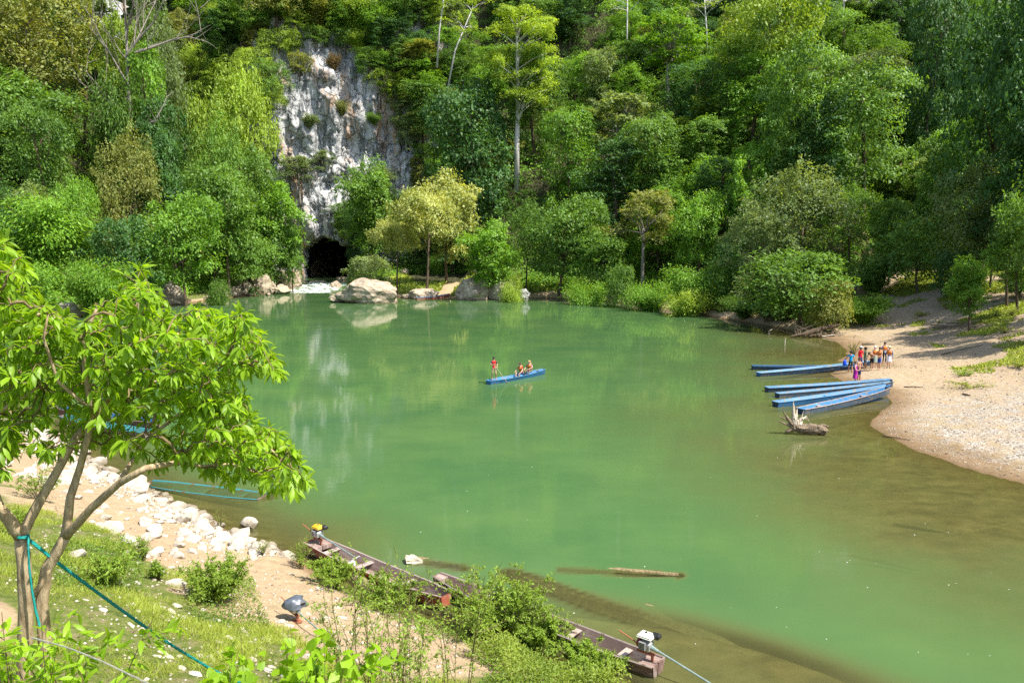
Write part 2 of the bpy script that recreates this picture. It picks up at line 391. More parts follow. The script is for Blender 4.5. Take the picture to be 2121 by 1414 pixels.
def gn(x, y):
    e = .25; return nrm(np.stack([gz(x - e, y) - gz(x + e, y), gz(x, y - e) - gz(x, y + e), 2 * e + 0 * gz(x, y)], -1))
def hit(px, py, water=False, t0=4.0):
    r = ray(px, py); t = np.linspace(t0, 330, 9000); q = r[None] * t[:, None]; z = EYE + q[:, 2]; h = gz(q[:, 0], q[:, 1])
    if water: h = np.maximum(h, 0)
    k = np.argmax(z < h)
    return np.array([q[k, 0], q[k, 1], h[k]])

ny, nx = GX.shape
idx = np.arange(nx * ny).reshape(ny, nx)
FQ = np.stack([idx[:-1, :-1], idx[:-1, 1:], idx[1:, 1:], idx[1:, :-1]], -1).reshape(-1, 4)
Wz = GW.reshape(ny, nx, 4)
g1 = fbm(np.c_[GX.ravel() / 3.2, GY.ravel() / 3.2, 0 * GX.ravel()], 41, 4).reshape(GX.shape)
g2n = fbm(np.c_[GX.ravel() / 9, GY.ravel() / 9, 0 * GX.ravel()], 47, 3).reshape(GX.shape)
# grass cover: slope of the near bank, streaks on the beach, banks beyond
vn = smooth(3.6, 5.2, GS + g1 * 1.4) * .9 + smooth(2.2, 3.4, GS + g1) * smooth(-3, 0, GX) * .9
sandflat = np.exp(-(((GX + 13.5) / 5.0) ** 2 + ((GY - 27) / 4.0) ** 2)); vn = np.clip(vn - 1.1 * sandflat * (1 - smooth(.15, .8, g1)), 0, 1)
vb = smooth(.02, .4, g1 + .05 * (GS - 14)) * smooth(9, 15, GS)
vf = smooth(1.0, 2.5, GS + g1 * 1.2)
VEG = Wz[..., 0] * vn + Wz[..., 1] * vb + (Wz[..., 2] + Wz[..., 3]) * vf
path = (GX > -22) & (GX < -5) & (GY > 118) & (GY < 190)
pa = smooth(.0, 1.4, 2.2 - np.abs((GX + 12.5) - (GY - 131) * .10 + 1.2 * g2n)); VEG = np.where(path, VEG * (1 - pa * .95), VEG)
VEG = np.clip(VEG * (1 - .75 * smooth(.15, .6, -g1 + .3 * g2n) * Wz[..., 0]), 0, 1)
HILL = ((Wz[..., 2] + Wz[..., 3]) * smooth(8, 16, GS)) * (~path | (GY > 150)) + Wz[..., 1] * smooth(30, 38, GS)
def ground_mat():
    m = N('bank_soil_sand_and_turf'); v = m.pos()
    fine = m.noise(v, 3.2, 10, .7); mid = m.noise(v, .55, 5, .6); grit = m.noise(v, 26, 4, .75)
    sand = m.ramp(fine, [(.25, (.21, .15, .088)), (.5, (.36, .275, .160)), (.75, (.455, .365, .235))])
    sand = m.mix(m.ramp(grit, [(.54, 0.), (.68, .8)]), sand, (.22, .165, .11))
    sand = m.mix(m.ramp(mid, [(.40, 0.), (.62, .55)]), sand, (.40, .27, .17))
    peb = m.n('ShaderNodeTexVoronoi'); peb.inputs['Scale'].default_value = 13.; m.l(v, peb.inputs['Vector'])
    pf = m.math('MULTIPLY', m.attr('gravel'), m.ramp(m.noise(v, 1.1, 4, .6), [(.35, .0), (.6, 1.)]))
    sand = m.mix(pf, sand, m.ramp(peb.outputs['Color'], [(.2, (.17, .14, .105)), (.5, (.32, .28, .225)), (.85, (.52, .47, .40))]))
    turf = m.ramp(fine, [(.3, (.05, .07, .018)), (.5, (.12, .15, .03)), (.62, (.20, .17, .09)), (.8, (.30, .22, .13))])
    soil = m.ramp(fine, [(.3, (.025, .025, .012)), (.7, (.07, .07, .03))])
    vg = m.attr('veg'); e = m.math('ADD', vg, m.math('MULTIPLY_ADD', fine, 1.1, -.55)); e = m.ramp(e, [(.42, 0.), (.60, 1.)])
    c = m.mix(e, sand, turf); c = m.mix(m.attr('hill'), c, soil)
    z = m.n('ShaderNodeSeparateXYZ'); m.l(m.n('ShaderNodeNewGeometry').outputs['Position'], z.inputs[0])
    wt = m.ramp(m.math('ADD', z.outputs[2], m.math('MULTIPLY_ADD', mid, .2, .38)), [(.46, (.40, .34, .27)), (.58, (.66, .60, .53)), (.72, (1, 1, 1))])
    c = m.mix(1.0, c, wt, 'MULTIPLY'); silt = m.ramp(m.noise(m.pos((1, 1.6, 1)), .9, 6, .65), [(.35, (.10, .075, .035)), (.55, (.22, .16, .08)), (.7, (.32, .24, .13))])
    c = m.mix(m.ramp(m.math('MULTIPLY', z.outputs[2], -1.), [(.01, 0.), (.10, .85)]), c, silt)
    m.col(c).rough(.9, .15); m.bump(m.math('ADD', m.math('ADD', fine, m.math('MULTIPLY', grit, .35)), m.math('MULTIPLY', m.noise(v, 1.7, 3, .5), 1.4)), .7, .09)
    return m.m
SPLIT = HILL
gravel = Wz[..., 1] * smooth(52, 36, GY + g2n * 6) * smooth(.4, 2.2, GS) + .25 * Wz[..., 1]
me = np_mesh('ground', np.c_[GX.ravel(), GY.ravel(), GZ.ravel()], [FQ], [ground_mat()], shade=True,
             vattr={'veg': VEG.ravel(), 'hill': HILL.ravel(), 'gravel': np.clip(gravel, 0, 1).ravel()})
tag(obj('ground', me), kind='structure')

# ------------------------------------------------------------------ water
def water_mat(name, foam=False):
    m = N(name); m.t.nodes.remove(m.p)
    v = m.pos((.55, 1.7, 1)); r1 = m.noise(v, 1.5, 5, .62); r2 = m.noise(m.pos((.25, .6, 1)), .9, 3, .5)
    pat = m.ramp(m.noise(m.pos((.05, .035, 1)), 1.0, 2, .5), [(.40, .22), (.60, 1.)])
    h = m.math('MULTIPLY', m.math('ADD', r1, m.math('MULTIPLY', r2, 2.2)), pat)
    bp = m.n('ShaderNodeBump'); bp.inputs['Strength'].default_value = .9 if foam else .085; bp.inputs['Distance'].default_value = .25 if foam else .055; m.l(h, bp.inputs['Height'])
    turb = m.noise(m.pos((.10, .13, 1)), 1.3, 4, .6)
    dep = m.attr('depth'); mk = m.ramp(turb, [(.3, (.048, .116, .042)), (.7, (.084, .158, .050))])
    sh = m.ramp(m.math('MULTIPLY', dep, .9), [(.0, (.135, .120, .045)), (.40, (.112, .140, .048)), (.95, (.088, .145, .047))])   # silt stirred up in the shallows
    murk = m.mix(m.ramp(m.math('MULTIPLY', m.math('ADD', dep, m.math('MULTIPLY_ADD', turb, 1.2, -.6)), .72), [(.25, 0.), (.95, 1.)]), sh, mk)
    df = m.n('ShaderNodeBsdfDiffuse'); m.l(murk, df.inputs[0])
    tp = m.n('ShaderNodeBsdfTransparent'); tp.inputs[0].default_value = (.80, .88, .66, 1)
    op = m.math('SUBTRACT', 1.0, m.math('POWER', 2.718, m.math('MULTIPLY', dep, -2.6)), clamp=True)
    b = m.n('ShaderNodeMixShader'); m.l(op, b.inputs[0]); m.l(tp.outputs[0], b.inputs[1]); m.l(df.outputs[0], b.inputs[2])
    gl = m.n('ShaderNodeBsdfGlossy'); gl.inputs['Roughness'].default_value = .0; m.l(bp.outputs[0], gl.inputs['Normal'])
    fr = m.n('ShaderNodeFresnel'); fr.inputs[0].default_value = 1.33; m.l(bp.outputs[0], fr.inputs['Normal'])
    s = m.n('ShaderNodeMixShader'); m.l(fr.outputs[0], s.inputs[0]); m.l(b.outputs[0], s.inputs[1]); m.l(gl.outputs[0], s.inputs[2])
    last = s
    if foam:
        fo = m.n('ShaderNodeBsdfDiffuse'); fo.inputs[0].default_value = (.80, .86, .84, 1)
        ff = m.ramp(m.noise(m.pos((1, .6, 1)), 1.1, 8, .72), [(.44, 0.), (.56, 1.)]); ff = m.math('MULTIPLY', ff, m.attr('foam'))
        q = m.n('ShaderNodeMixShader'); m.l(ff, q.inputs[0]); m.l(s.outputs[0], q.inputs[1]); m.l(fo.outputs[0], q.inputs[2]); last = q
    m.l(last.outputs[0], m.out.inputs[0]); return m.m
wet = GZ < .06
fm = (wet[:-1, :-1] | wet[1:, :-1] | wet[:-1, 1:] | wet[1:, 1:]).ravel()
fm &= ~((GX[:-1, :-1] > -60) & (GX[:-1, :-1] < -20) & (GY[:-1, :-1] > 160)).ravel()
Fw = FQ[fm]; used = np.unique(Fw); rm = np.full(nx * ny, -1); rm[used] = np.arange(len(used))
DEP = np.clip(-GZ.ravel()[used], 0, 6)
# how much water lies over the sunken trunks (they come nearer the surface than the bed does)
SUNK = [((1060, 1190), (1300, 1275), .42, .16), ((1300, 1275), (1540, 1372), .42, .20), ((1165, 1180), (1285, 1186), .16, .30), ((1285, 1186), (1405, 1191), .16, .08), ((870, 1163), (960, 1176), .18, .16),
        ((1850, 1083), (1985, 1108), .12, .34), ((1990, 1105), (2110, 1082), .12, .34), ((1765, 1150), (1905, 1180), .16, .5), ((545, 1029), (306, 1000), .52, .22)]
ux_, uy_ = GX.ravel()[used], GY.ravel()[used]
for a_, b_, r_, d_ in SUNK:
    a_, b_ = G(*a_)[:2], G(*b_)[:2]; e_ = b_ - a_; t_ = np.clip(((ux_ - a_[0]) * e_[0] + (uy_ - a_[1]) * e_[1]) / (e_ @ e_), 0, 1)
    q_ = np.hypot(ux_ - a_[0] - t_ * e_[0], uy_ - a_[1] - t_ * e_[1]); DEP = np.where(q_ < r_ + .16, np.minimum(DEP, d_ + np.maximum(q_ - r_, 0) * 3 + .35 * (q_ / r_) ** 4 * 0), DEP)
me = np_mesh('river', np.c_[GX.ravel()[used], GY.ravel()[used], np.zeros(len(used))], [rm[Fw]], [water_mat('river_water')], shade=True, vattr={'depth': DEP})
tag(obj('river', me), kind='structure')
# rapids stepping down from the cave
rx = np.linspace(-52, -28, 60); ry = np.concatenate([np.linspace(146, 172, 80), np.linspace(173, 236, 30)])
RX, RY = np.meshgrid(rx, ry)
nz = fbm(np.c_[RX.ravel() / 1.2, RY.ravel() / 1.6, 0 * RX.ravel()], 91, 4).reshape(RX.shape)
fo = smooth(148, 151, RY) * (1 - smooth(164, 172, RY))
RZ = .02 + .85 * smooth(149, 168, RY) + nz * .16 * fo - .3 * smooth(150, 146, RY)
ix = np.arange(RX.size).reshape(RX.shape); Fr = np.stack([ix[:-1, :-1], ix[:-1, 1:], ix[1:, 1:], ix[1:, :-1]], -1).reshape(-1, 4)
me = np_mesh('rapids', np.c_[RX.ravel(), RY.ravel(), RZ.ravel()], [Fr], [water_mat('rapids_water', True)], shade=True, vattr={'depth': 0 * RX.ravel() + .9, 'foam': (fo * smooth(-43.5, -41, RX + nz) * (1 - smooth(-35.5, -33, RX + nz))).ravel()})
tag(obj('rapids', me), kind='structure')

# ------------------------------------------------------------------ limestone cliff with the cave
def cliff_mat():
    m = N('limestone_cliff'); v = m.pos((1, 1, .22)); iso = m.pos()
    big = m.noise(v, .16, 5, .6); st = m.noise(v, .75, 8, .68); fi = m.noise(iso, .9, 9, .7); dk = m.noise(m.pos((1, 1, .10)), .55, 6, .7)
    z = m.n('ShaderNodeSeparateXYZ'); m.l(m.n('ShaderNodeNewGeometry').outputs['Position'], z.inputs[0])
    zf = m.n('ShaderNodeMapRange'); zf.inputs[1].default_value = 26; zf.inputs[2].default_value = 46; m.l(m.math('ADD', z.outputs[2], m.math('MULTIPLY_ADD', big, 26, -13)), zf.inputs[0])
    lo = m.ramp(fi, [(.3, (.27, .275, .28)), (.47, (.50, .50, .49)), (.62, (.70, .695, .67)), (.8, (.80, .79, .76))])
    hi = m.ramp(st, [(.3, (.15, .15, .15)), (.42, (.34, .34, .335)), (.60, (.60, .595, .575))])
    c = m.mix(zf.outputs[0], lo, hi)  # whiter foot, greyer top: sun and shade put into the rock colour by height
    c = m.mix(m.math('MULTIPLY', m.ramp(big, [(.53, 0.), (.62, .85)]), m.ramp(st, [(.42, 0.), (.55, 1.)])), c, (.46, .27, .13))
    c = m.mix(m.ramp(dk, [(.51, 0.), (.60, .82)]), c, (.15, .155, .16))
    wp = m.n('ShaderNodeMix'); wp.data_type = 'VECTOR'; wp.inputs[0].default_value = .16
    nz = m.n('ShaderNodeTexNoise'); nz.inputs['Scale'].default_value = .35; nz.inputs['Detail'].default_value = 6; m.l(iso, nz.inputs['Vector'])
    sc_ = m.n('ShaderNodeVectorMath', operation='SCALE'); sc_.inputs['Scale'].default_value = 22.; m.l(nz.outputs['Color'], sc_.inputs[0])
    m.l(m.pos((1, 1, .45)), wp.inputs[4]); m.l(sc_.outputs[0], wp.inputs[5])
    vo = m.n('ShaderNodeTexVoronoi', feature='DISTANCE_TO_EDGE'); vo.inputs['Scale'].default_value = .30; m.l(wp.outputs[1], vo.inputs['Vector'])
    cr = m.ramp(vo.outputs[0], [(0, .50), (.05, 1.)]); c = m.mix(1.0, c, cr, 'MULTIPLY')
    m.col(c).rough(.9, .2); m.bump(m.math('ADD', m.math('ADD', fi, st), cr), 1., .6); return m.m
CX0, CX1 = -67.0, -14.0
cu = np.linspace(CX0, CX1, 230); cv = np.linspace(-2, 84, 330)
UX, UZ = np.meshgrid(cu, cv)
fl = lambda a: a.ravel()
q = np.c_[fl(UX), fl(UZ), 0 * fl(UX)]
big = fbm(q * [1 / 14, 1 / 22, 1], 61, 3); flut = np.abs(fbm(q * [1 / 3.2, 1 / 15, 1], 67, 4)); fin = fbm(q * [1 / 1.6, 1 / 3.2, 1], 71, 4)
blk = np.abs(fbm(q * [1 / 6.5, 1 / 7.5, 1], 75, 3))
cell = vnoise(np.c_[q[:, 0] / 3.4 + .5 * fin, q[:, 1] / 7 + .3 * q[:, 0] / 3.4, 0 * q[:, 0]], 81)
steps = np.floor(cell * 4 + .5) / 4
yb = 188.4 + big * 2.2 - flut * 1.5 + fin * .6 + blk * 1.5 + steps * 1.6 + .15 * np.maximum(q[:, 1] - 13, 0)
xz = fl(UX); zz = fl(UZ)
yb += .010 * np.maximum(np.abs(xz + 41) - 13, 0) ** 2 + .20 * np.maximum(zz - 46, 0)         # falls back at the sides and above
yb -= 2.6 * np.exp(-((zz - 14) / 5.5) ** 2) * np.exp(-((xz + 44) / 10) ** 2)                  # brow over the cave
yb += 2.0 * np.exp(-((zz - 33) / 4.0) ** 2) * np.exp(-((xz + 34) / 9) ** 2)                   # hollow
mouth_x = (xz + 43.2) / (6.0 + .5 * fin); mouth_top = 10.2 + .7 * fin + 1.5 * flut - 3.6 * np.abs(mouth_x + .1) ** 2.2 - .30 * (xz + 43.2) * 0
inm = (np.abs(mouth_x) < 1) & (zz < mouth_top)
yb = np.where(inm, yb + 3, yb)
icx = np.arange(UX.size).reshape(UX.shape); Fc = np.stack([icx[:-1, :-1], icx[:-1, 1:], icx[1:, 1:], icx[1:, :-1]], -1).reshape(-1, 4)
keep = ~(inm[Fc].all(1)); Fc = Fc[keep]
V = np.c_[xz, yb, zz]
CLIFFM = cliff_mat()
# passage behind the mouth, its shade painted into near-black rock
tn = []; K = 26
for i, yy in enumerate(np.linspace(190.5, 236, 22)):
    for k in range(K):
        a = math.pi * (-.12 + 1.24 * k / (K - 1)); rr = 1 + .10 * math.sin(5 * a + i * .9) + .06 * math.sin(11 * a - i)
        if i < 3: rr *= 1.32 - .08 * i
        tn.append((-43.2 + math.cos(a) * 7.0 * rr - i * .15, yy, max(-1.5, math.sin(a) * 11.4 * rr)))
tn = np.array(tn); it = np.arange(len(tn)).reshape(22, K); Ft = np.stack([it[:-1, :-1], it[:-1, 1:], it[1:, 1:], it[1:, :-1]], -1).reshape(-1, 4)
it2 = it + len(V); back = [[int(v) for v in it2[-1]]]
V = np.r_[V, tn]; Ft = Ft + len(xz)
cave_dark = plain('shade_dark_cave_rock', (.035, .034, .032), .9, .1)
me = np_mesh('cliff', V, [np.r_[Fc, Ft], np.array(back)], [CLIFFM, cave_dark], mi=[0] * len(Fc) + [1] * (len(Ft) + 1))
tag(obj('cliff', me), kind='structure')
CLIFF_Y = yb.reshape(UX.shape)
def cliff_y(x, z): return float(CLIFF_Y[int(np.clip(np.searchsorted(cv, z), 0, len(cv) - 1)), int(np.clip(np.searchsorted(cu, x), 0, len(cu) - 1))])
# small grey outcrops that show between the trees on the slope
def outcrop(px, py, d, w, h, label, seed):
    c = P(px, py, d); n, k = 34, 30; u, v = np.meshgrid(np.linspace(-1, 1, n), np.linspace(-1, 1, k)); uf, vf = u.ravel(), v.ravel()
    qq = np.c_[uf * w / 5, vf * h / 9, 0 * uf + seed]; yy = np.abs(fbm(qq * 2, seed, 4)) * -2.2 + 5.5 * (uf ** 2) ** 1.5 + 4.0 * np.maximum(vf, 0) ** 3
    Vv = np.c_[uf * w / 2 * (1 - .25 * np.maximum(vf, 0)), yy, vf * h / 2]; i2 = np.arange(n * k).reshape(k, n)
    F = np.stack([i2[:-1, :-1], i2[:-1, 1:], i2[1:, 1:], i2[1:, :-1]], -1).reshape(-1, 4)
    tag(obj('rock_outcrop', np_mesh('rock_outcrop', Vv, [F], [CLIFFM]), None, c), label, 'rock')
# ------------------------------------------------------------------ trees: a crown and a trunk, several kinds of each, copied and recoloured
RNG = np.random.default_rng(5)
def crown_from_lobes(name, lobes, n, leaf, seed, up=.75, hang=0.0, shell=(.55, 1.12), flat=1.0, tpl=LEAF_Q, zmin=-.28):
    """lobes: (x,y,z,rx,ry,rz). Leaves sit in an uneven shell round each lobe, thinned where lobes overlap"""
    r = np.random.default_rng(seed); lobes = np.array(lobes, float)
    area = (lobes[:, 3] * lobes[:, 5] + lobes[:, 3] * lobes[:, 4]); pr = area / area.sum(); k = r.choice(len(lobes), n, p=pr)
    d = nrm(r.normal(size=(n, 3))); d[:, 2] = np.where(d[:, 2] < zmin, -d[:, 2], d[:, 2])
    wob = 1 + .34 * vnoise(d * 2.3 + k[:, None] * 3.1, seed)
    rad = r.uniform(shell[0], shell[1], n) * wob
    c = lobes[k, :3]; R = lobes[k, 3:6]; p = c + d * R * rad[:, None]
    ins = np.zeros(n, bool)
    for i, l in enumerate(lobes):
        q = (((p - l[:3]) / l[3:6]) ** 2).sum(1); ins |= (q < .45) & (k != i)
    p, d, k = p[~ins], d[~ins], k[~ins]; n = len(p)
    nr = nrm(d * .75 + np.array([0, 0, up]) + r.normal(size=(n, 3)) * .42)
    ax = nrm(np.cross(nr, r.normal(size=(n, 3))) + d * .35 + np.array([0, 0, -hang]))
    wq = np.stack([fbm(p / 2.1 + 9 * j_, seed + 50 + j_, 3) for j_ in range(3)], -1); wl = np.stack([fbm(p / 5.5 + 5 * j_, seed + 70 + j_, 2) for j_ in range(3)], -1); p = p + wq * [.85, .85, .6] + wl * [1.1, 1.1, .8]
    lt = r.random(len(lobes))
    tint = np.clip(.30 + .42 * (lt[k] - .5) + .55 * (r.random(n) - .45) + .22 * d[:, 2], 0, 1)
    sz = leaf * (.6 + .9 * r.random(n) ** 2)
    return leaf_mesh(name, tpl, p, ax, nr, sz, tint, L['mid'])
def limbs(acc, base, top, targets, r0, seed, n=6):
    rr = random.Random(seed); base = Vector(base); top = Vector(top)
    mid = base.lerp(top, .5) + Vector((rr.uniform(-.5, .5), rr.uniform(-.5, .5), 0)) * (top - base).length * .08
    acc.tube([base + Vector((0, 0, -1.2)), base + Vector((0, 0, .3)), mid, top], [r0 * 1.5, r0 * 1.1, r0 * .85, r0 * .6], n + 2, wob=.12)
    for t in targets:
        t = Vector([float(v) for v in t]); a = mid.lerp(top, rr.uniform(.2, 1.0)); L_ = (t - a).length
        m = a.lerp(t, .5) + Vector((rr.uniform(-.1, .1), rr.uniform(-.1, .1), rr.uniform(.02, .16))) * L_
        acc.tube([a, m, t], [r0 * .38, r0 * .24, r0 * .08], n - 1)
        for _ in range(2):
            s = m.lerp(t, rr.uniform(.0, .7)); e = s + Vector((rr.uniform(-1, 1), rr.uniform(-1, 1), rr.uniform(.0, .9))) * L_ * .35
            acc.tube([s, s.lerp(e, .5) + Vector((0, 0, .06 * L_)), e], [r0 * .14, r0 * .09, r0 * .03], 4, cap=False)
PROTO = {}
def proto(kind, crown_me, trunk_me, H, Wd): PROTO[kind] = (crown_me, trunk_me, H, Wd)
def sprays(lob, r, n, out=1.25):
    """small outlying tufts that break the outline"""
    big = list(lob)
    for i in range(n):
        l = big[r.randrange(len(big))]; a = r.uniform(0, 6.28); h = r.uniform(-.5, 1); q = math.sqrt(max(0, 1 - h * h)); k = r.uniform(.85, out)
        s = r.uniform(.20, .42); lob.append((l[0] + math.cos(a) * q * l[3] * k, l[1] + math.sin(a) * q * l[3] * k, l[2] + h * l[5] * k, l[3] * s, l[3] * s, l[5] * s * .8))
    return lob
def round_crown(kind, seed, rx, H, nl, n, leaf, lr=.42, low=-.9, skirt=.12, **k):
    r = random.Random(seed); lob = []; rz = H * (1 - skirt) / 2; cz = H - rz; ex = r.uniform(.82, 1.18)
    for i in range(nl):
        a = i * 2.39996 + r.uniform(-.6, .6); h = low + (1 - low) * ((i + .5) / nl) ** .72; q = math.sqrt(max(0, 1 - h * h * .92)) * r.uniform(.35, 1.08)
        s = r.uniform(.55, 1.45) * lr; w = 1.0 if h > -.3 else .85
        lob.append((math.cos(a) * q * rx * .72 * ex * w, math.sin(a) * q * rx * .72 / ex * w, cz + (h + r.uniform(-.15, .12)) * rz * .78, rx * s, rx * s * r.uniform(.8, 1.2), rx * s * r.uniform(.5, .85)))
    sprays(lob, r, nl * 3)
    cm = crown_from_lobes('crown', lob, n, leaf, seed, **k)
    ac = Acc(); limbs(ac, (0, 0, 0), (r.uniform(-.6, .6), 0, cz), [l[:3] for l in lob[:nl:max(1, nl // 10)]], .030 * H ** .8, seed)
    proto(kind, cm, ac.mesh('trunk', [B['brown']], True), H, rx * 2.2)
round_crown('round1', 11, 5.2, 12, 24, 20000, .38)
round_crown('round2', 12, 6.2, 11, 26, 20000, .38, lr=.36, skirt=.25)
round_crown('round3', 13, 4.6, 13, 30, 20000, .36, lr=.36)
round_crown('parasol', 18, 6.2, 10, 30, 24000, .30, lr=.27, low=-.35, skirt=.40)
round_crown('oval', 14, 3.9, 16, 32, 20000, .36, lr=.42)
round_crown('fine', 15, 6.0, 11, 36, 26000, .28, lr=.32, skirt=.18)
round_crown('airy', 16, 5.4, 14, 24, 8500, .32, lr=.27, low=-.4, skirt=.25)
round_crown('low', 17, 4.6, 6.6, 26, 18000, .32, lr=.38, skirt=.0)
def tower(kind, seed, H, r0, n, leaf, ndr):
    """a tree smothered by creepers: hanging curtains of leaves round a column"""
    r = random.Random(seed); lob = []
    for i in range(7):
        a = i * 2.4; q = r.uniform(.15, .75); lob.append((math.cos(a) * q * r0, math.sin(a) * q * r0, H - r.uniform(1.0, 2.6), r0 * r.uniform(.45, .7), r0 * r.uniform(.45, .7), r.uniform(1.2, 2.2)))
    for i in range(ndr):
        a = 2 * math.pi * i / ndr + r.uniform(-.3, .3); top = H - r.uniform(1.5, 6.5); bot = r.uniform(-.5, H * .38); rr = r0 * r.uniform(.45, 1.1); w = r0 * r.uniform(.18, .42); z = top
        while z > bot:
            lob.append((math.cos(a) * rr, math.sin(a) * rr, z, w, w, r.uniform(.7, 1.5))); z -= r.uniform(1.1, 2.4); rr *= r.uniform(.90, 1.12); a += r.uniform(-.16, .16); w *= r.uniform(.85, 1.15)
    sprays(lob, r, len(lob) * 2)
    cm = crown_from_lobes('crown', lob, n, leaf, seed, up=.5, hang=.5, zmin=-.35)
    ac = Acc(); limbs(ac, (0, 0, 0), (0, 0, H - 2), [l[:3] for l in lob[:6]], .28, seed)
    proto(kind, cm, ac.mesh('trunk', [B['brown']], True), H, r0 * 2.2)
tower('tower1', 21, 19, 3.6, 22000, .36, 11)
tower('tower2', 22, 15, 4.4, 22000, .36, 13)
tower('tower3', 23, 22, 3.0, 20000, .36, 9)
tower('mound', 24, 9, 5.4, 20000, .34, 16)
def umbrella(kind, seed, H, Wd, n, leaf):
    r = random.Random(seed); lob = []
    for lay, (zz, ww, c) in enumerate(((H - .8, .45, 6), (H - 2.4, .75, 9), (H - 4.6, 1., 12), (H - 7.0, .8, 8))):
        for i in range(c):
            a = 2 * math.pi * i / c + r.uniform(-.3, .3) + lay; q = Wd * .5 * ww * r.uniform(.45, .9)
            lob.append((math.cos(a) * q, math.sin(a) * q, zz - q * .16 + r.uniform(-.5, .5), Wd * r.uniform(.10, .17), Wd * r.uniform(.10, .17), r.uniform(.45, .8)))
    sprays(lob, r, len(lob) * 2, 1.6)
    cm = crown_from_lobes('crown', lob, n, leaf, seed, up=1.0, zmin=-.3)
    ac = Acc(); limbs(ac, (0, 0, 0), (0, 0, H - 5), [l[:3] for l in lob[::3]], .26, seed); proto(kind, cm, ac.mesh('trunk', [B['grey']], True), H, Wd)
umbrella('umbrella', 31, 15, 13, 15000, .40)
def plume(kind, seed, H, Wd, n, leaf, culms):
    """bamboo-like arching plumes"""
    r = np.random.default_rng(seed); ac = Acc(); P_, A_, T_ = [], [], []
    for i in range(culms):
        a = r.uniform(0, 6.28); h = H * r.uniform(.6, 1.0); rad = Wd * .5 * r.uniform(.25, 1.0); b = np.array([math.cos(a), math.sin(a), 0]); st = b * .5 * r.random()
        t = np.linspace(0, 1, 8); pts = st + b * (rad * t ** 2.2)[:, None] + np.array([0, 0, 1]) * (h * (t - .30 * t ** 4) / .70)[:, None]; ac.tube(pts, np.linspace(.06, .015, 8), 4, cap=False)
        m = n // culms; tt = r.uniform(.22, 1, m); q = np.stack([np.interp(tt, t, pts[:, j]) for j in range(3)], -1) + r.normal(size=(m, 3)) * (.35 + .35 * tt)[:, None] * [1, 1, .8]
        P_.append(q); A_.append(b + r.normal(size=(m, 3)) * .6 + [0, 0, -.5]); T_.append(np.clip(.25 + .5 * r.random(m) + .2 * (r.random() - .5), 0, 1))
    p = np.concatenate(P_); cm = leaf_mesh('crown', LEAF_S, p, np.concatenate(A_), np.array([0, 0, 1]) + r.normal(size=(len(p), 3)) * .5, leaf * r.uniform(.6, 1.2, len(p)), np.concatenate(T_), L['mid'])
    proto(kind, cm, ac.mesh('trunk', [B['twig']], True), H, Wd)
plume('bamboo', 41, 11, 10, 16000, .48, 42)
plume('fern', 42, 6, 9, 14000, .40, 40)
def bare(kind, seed, H, spread, br):
    rr = random.Random(seed); ac = Acc()
    top = Vector((.4, 0, H)); pts = [Vector((0, 0, -1.5)), Vector((.15, 0, H * .35)), Vector((-.1, .1, H * .65)), top]; ac.tube(pts, [.30, .24, .17, .06], 8, wob=.08)
    def grow(a, d, l, r_, depth):
        p = [a]; q = a.copy(); dd = d.copy()
        for i in range(4):
            dd = (dd + Vector((rr.uniform(-.25, .25), rr.uniform(-.25, .25), rr.uniform(-.12, .2)))).normalized(); q = q + dd * l / 4; p.append(q.copy())
        ac.tube(p, [r_, r_ * .8, r_ * .6, r_ * .4, r_ * .2], 5, cap=False)
        if depth:
            for i in range(4): grow(p[1 + i % 4], (dd + Vector((rr.uniform(-1, 1), rr.uniform(-1, 1), rr.uniform(-.3, .7)))).normalized(), l * rr.uniform(.4, .65), r_ * .5, depth - 1)
    for i in range(br):
        t = rr.uniform(.42, 1); a = pts[1].lerp(top, (t - .35) / .65); an = rr.uniform(0, 6.28)
        grow(a, Vector((math.cos(an), .6 * math.sin(an), rr.uniform(.0, .6))).normalized(), spread * rr.uniform(.5, 1.), .10, 2)
    proto(kind, None, ac.mesh('trunk', [B['pale']], True), H, spread * 2)
bare('bare', 51, 16, 8, 12)

def put(kind, x, y, H, Wd, mat, label, cat='tree', group=None, bark=None, name=None, rz=None, z=None, lean=0):
    cm, tm, h0, w0 = PROTO[kind]; z = float(gz(x, y)) if z is None else z
    rz = random.uniform(0, 6.28) if rz is None else rz
    e = obj(name or {'tower1': 'creeper_clad_tree', 'tower2': 'creeper_clad_tree', 'tower3': 'creeper_clad_tree', 'mound': 'creeper_mound', 'bamboo': 'bamboo_clump', 'fern': 'feathery_shrub', 'low': 'bushy_shrub', 'bare': 'dead_tree'}.get(kind, 'broadleaf_tree'),
            None, None, (x, y, z - .1), (random.uniform(-.09, .09) * (kind != 'bare'), lean + random.uniform(-.09, .09) * (kind != 'bare'), rz), (Wd / w0 * random.uniform(.86, 1.16), Wd / w0 * random.uniform(.86, 1.16), H / h0))
    tag(e, label, cat, group)
    if cm:
        c = obj('crown', cm, e); c.material_slots[0].link = 'OBJECT'; c.material_slots[0].material = L[mat]
    t = obj('trunk', tm, e)
    if bark: t.material_slots[0].link = 'OBJECT'; t.material_slots[0].material = B[bark]
    return e
TAKEN = []
def hero(kind, cx, top, base, width, d, mat, label, **k):
    """cx, top, base, width as seen in the photograph, d metres away; stands on the ground there"""
    x = float(P(cx, base, d)[0]); zg = float(gz(x, d)); zt = float(P(cx, top, d)[2]); wd = width / F_PX * d
    H = max(zt - zg, 2.0)
    if k.pop('lift', False): zg = float(P(cx, base, d)[2]); H = zt - zg; k['z'] = zg
    TAKEN.append((x, d, wd / 2)); return put(kind, x, d, H, wd, mat, label, **k)
